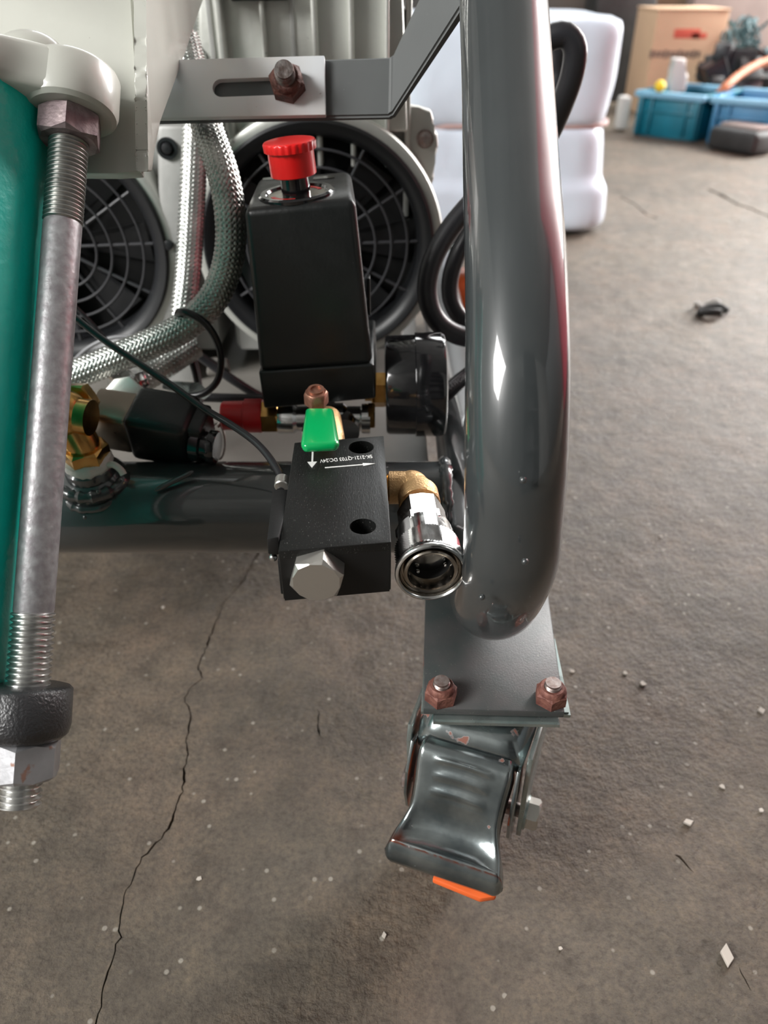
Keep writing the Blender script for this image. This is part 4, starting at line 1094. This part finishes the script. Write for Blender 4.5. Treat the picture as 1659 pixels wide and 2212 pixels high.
# stack contents: rolled machine part behind
ds = thing('scrap_heap', 'dark heap of machine scrap behind the right crate', 'scrap', W(1600, 240, Y=2.85)-Vector((0, 0, 0)))
for i in range(16):
    px, py = random.uniform(1530, 1659), random.uniform(110, 215)
    c = W(px, py, Y=random.uniform(2.72, 2.95)); 
    rot = Matrix.Rotation(random.uniform(0, 3), 3, 'Z') @ Matrix.Rotation(random.uniform(-.6, .6), 3, 'X')
    B().box(c, (random.uniform(.03, .1), random.uniform(.03, .06), random.uniform(.02, .07)), rot, .004).done('scrap_piece', M[random.choice(['darkjunk', 'darkjunk', 'darkjunk', 'pinkish', 'fan_black'])], ds)
# netting: a mound of tangled cord
nb = B()
for i in range(130):
    u = random.random(); px = 1568 + 95*u + random.uniform(-8, 25); top = 55+115*u*u
    py = random.uniform(top, 175)
    c = W(px, py, Y=random.uniform(2.95, 3.15)); pts = [c]
    for k in range(5): pts.append(pts[-1]+Vector((random.uniform(-.03, .03), random.uniform(-.02, .02), random.uniform(-.03, .03))))
    nb.sweep(bez(pts, .012), .0045, 6)
nt_ = nb.done('netting', M['net']); recenter(nt_, W(1620, 175, Y=3.0)); tag(nt_, 'heap of teal green netting beside the carton', 'netting'); nt_['kind'] = 'stuff'
# core block under the netting so it rests on something
o = B().box(W(1640, 200, Y=3.15)-Vector((0, 0, .1)), (.26, .2, .30), bevel=.01).done('pallet_box', M['brown']); recenter(o, o.location); tag(o, 'dusty brown crate under the teal netting heap', 'box')
o = B().box((W(1630, 60, Y=3.9).x, 3.9, .20), (.60, .1, .40), bevel=.01).done('board', M['pinkish']); tag(o, 'dusty pinkish board leaning against the back wall at right', 'board'); recenter(o, (W(1630, 60, Y=3.9).x, 3.9, 0))
o = B().box((W(1600, 10, Y=4.0).x, 4.05, .36), (.95, .08, .17), bevel=.01).done('plank', M['brown']); recenter(o, (W(1600, 10, Y=4.0).x, 4.05, .28)); tag(o, 'brown plank along the back wall at upper right', 'plank')
o = B().box((W(1340, 100, Y=3.3).x, 3.4, .2), (.22, .2, .42), bevel=.015).done('cabinet', M['darkjunk']); recenter(o, (W(1340, 100, Y=3.3).x, 3.4, 0)); tag(o, 'blackish cabinet standing between bale and carton', 'cabinet')
o = B().box((W(1352, 260, Y=2.6).x, 2.65, .05), (.035, .04, .09), bevel=.008).done('paper_cup', M['paper']); recenter(o, (W(1352, 260, Y=2.6).x, 2.65, 0)); tag(o, 'pale grey tub on the floor beside the bale', 'tub')
# dark block in front of right crate
mb = thing('motor_part', 'black machine part with grey top lying in front of the right crate', 'part', W(1605, 325, Z=0))
pA, pB = W(1560, 325, Z=0), W(1665, 345, Z=0); u = (pB-pA).normalized()
Fm = frame((0, 0, 1), u)
B().box((pA+pB)/2+Vector((0, .05, .030)), ((pB-pA).length, .10, .058), Fm, .016, 4).done('body', M['darkjunk'], mb)
B().box((pA+pB)/2+Vector((0.01, .06, .062)), ((pB-pA).length*.8, .07, .010), Fm, .004).done('cover', M['pinkish'], mb)
# crumpled bit on floor
cr0 = W(1545, 688, Z=0)
tl = thing('rope_scrap', 'dark curled scrap with a pale shred lying on the bare floor', 'scrap', cr0)
b = B(); b.sweep(bez([cr0+Vector((math.cos(R(a))*.021*(1+.2*math.sin(a)), .012+math.sin(R(a))*.012, .0055+.004*math.sin(R(a*1.7)))) for a in range(0, 300, 24)], .003), .0052, 12).done('dark_curl', M['darkjunk'], tl)
b = B(); b.sweep(bez([cr0+Vector((math.cos(R(a))*.018, .034+math.sin(R(a))*.012, .006+.005*math.sin(R(a*2.3)))) for a in range(0, 300, 30)], .003), .0028, 8).done('pale_shred', M['paper'], tl)
# chips on floor
chips = [(1568, 2066, .0055), (1486, 1778, .0035), (1644, 1536, .003), (1388, 1480, .003), (1350, 1455, .0025), (1236, 1452, .0025), (640, 1222, .004), (690, 1216, .003), (1560, 1700, .002),
         (1428, 1160, .002), (352, 1312, .0022), (830, 2022, .002), (430, 1900, .0018), (1645, 1752, .002), (1210, 2050, .0016)]
chip_labels = ['largest pale angular chip near the lower right corner of the floor', 'pale chip between the caster axle bolt and the right edge', 'cream chip at the right edge level with the caster plate',
    'small chip right of the caster plate, lower of a nearby pair', 'small chip right of the caster plate, upper of a nearby pair', 'tiny chip just right of the right rusty plate nut',
    'whitish fleck under the tubular cross rail, left of the valve block', 'second whitish fleck under the valve block hex plug', 'tiny chip on bare floor right of the brake pedal, below the axle chip',
    'tiny chip on the floor far right of the quick coupler', 'tiny chip between the tie rod and the long floor crack', 'tiny chip in the foreground below left of the brake pedal',
    'tiny chip near the foreground crack, below the black foot lug', 'tiny chip at the right edge below the cream edge chip', 'tiny chip in the foreground right of and below the pedal']
for (px, py, s_), cl_ in zip(chips, chip_labels):
    c = W(px, py, Z=0)
    b = B(); k_ = random.choice((4, 5)); a0 = random.uniform(0, 6)
    b.prism([c+Vector((math.cos(a0+i*2*PI/k_)*s_*random.uniform(.5, 1), math.sin(a0+i*2*PI/k_)*s_*random.uniform(.5, 1.1), s_*.35+random.uniform(0, s_*.25))) for i in range(k_)], (0, 0, 1), s_*.4, s_*.04, 1)
    o = b.done('stone_chip', M['chip']); recenter(o, c); tag(o, cl_, 'chip', 'pale chips on the floor')

# cabinet form made up for something red out of frame, reflected in the post
rc_ = thing('red_reflection_cabinet', 'tall red cabinet form added out of view for the red stripe in the post', 'cabinet', (1.45, 1.05, 0))
B().box((1.45, 1.05, .92), (.35, .70, 1.76), bevel=.01).done('cabinet_body', M['redcab'], rc_)
for k in range(4):
    B().box((1.268, 1.05, .25+k*.42), (.02, .66, .38), bevel=.006).done('drawer_front', M['redcab'], rc_)
B().box((1.45, 1.05, .02), (.33, .68, .04), bevel=.004).done('plinth', M['darkjunk'], rc_)
dcb = thing('dark_reflection_rack', 'tall black rack added out of view to darken the reflection in the post', 'rack', (.62, -1.15, 0))  # unseen rack added so the middle of the post reflects something dark
B().box((.62, -1.27, 1.1), (.90, .03, 2.2), bevel=.003).done('back_panel', M['darkjunk'], dcb)
for sx_ in (-.44, .44): B().box((.62+sx_, -1.10, 1.1), (.03, .34, 2.2), bevel=.003).done('side_panel', M['darkjunk'], dcb)
for k in range(6): B().box((.62, -1.10, .1+k*.40), (.86, .32, .025), bevel=.003).done('shelf', M['darkjunk'], dcb)

# nested pieces
def nest(thing_, child, parent_part):
    ks_ = list(thing_.children)
    pp = [o for o in ks_ if o.name.split('.')[0] == parent_part]
    for c in ks_:
        if c.name.split('.')[0] == child and pp: c.parent = pp[0]
nest(ca, 'hub', 'tyre'); nest(ca, 'washer', 'axle_bolt_head'); nest(ca, 'release_tab', 'brake_pedal')
nest(vb_, 'plug_neck', 'hex_plug'); nest(vb_, 'screw_head', 'coil_plate'); nest(ps, 'lid_slot', 'housing'); nest(ps, 'side_clip', 'housing')
nest(ps, 'dial_face', 'ring'); nest(ps, 'red_mark', 'ring'); nest(so, 'cable_gland', 'terminal_head')
nest(hv, 'stem_end', 'lever_nut'); nest(m1, 'ear_bolt', 'mounting_ear'); nest(m1, 'guard_hub', 'guard_ring'); nest(m2, 'guard_hub', 'guard_ring')
for m_ in (m1, m2): nest(m_, 'guard_hoop', 'guard_ring'); nest(m_, 'guard_spoke', 'guard_ring')
nest(m1, 'cooling_fin', 'cylinder_face'); nest(m1, 'panel_joint', 'cylinder_face')
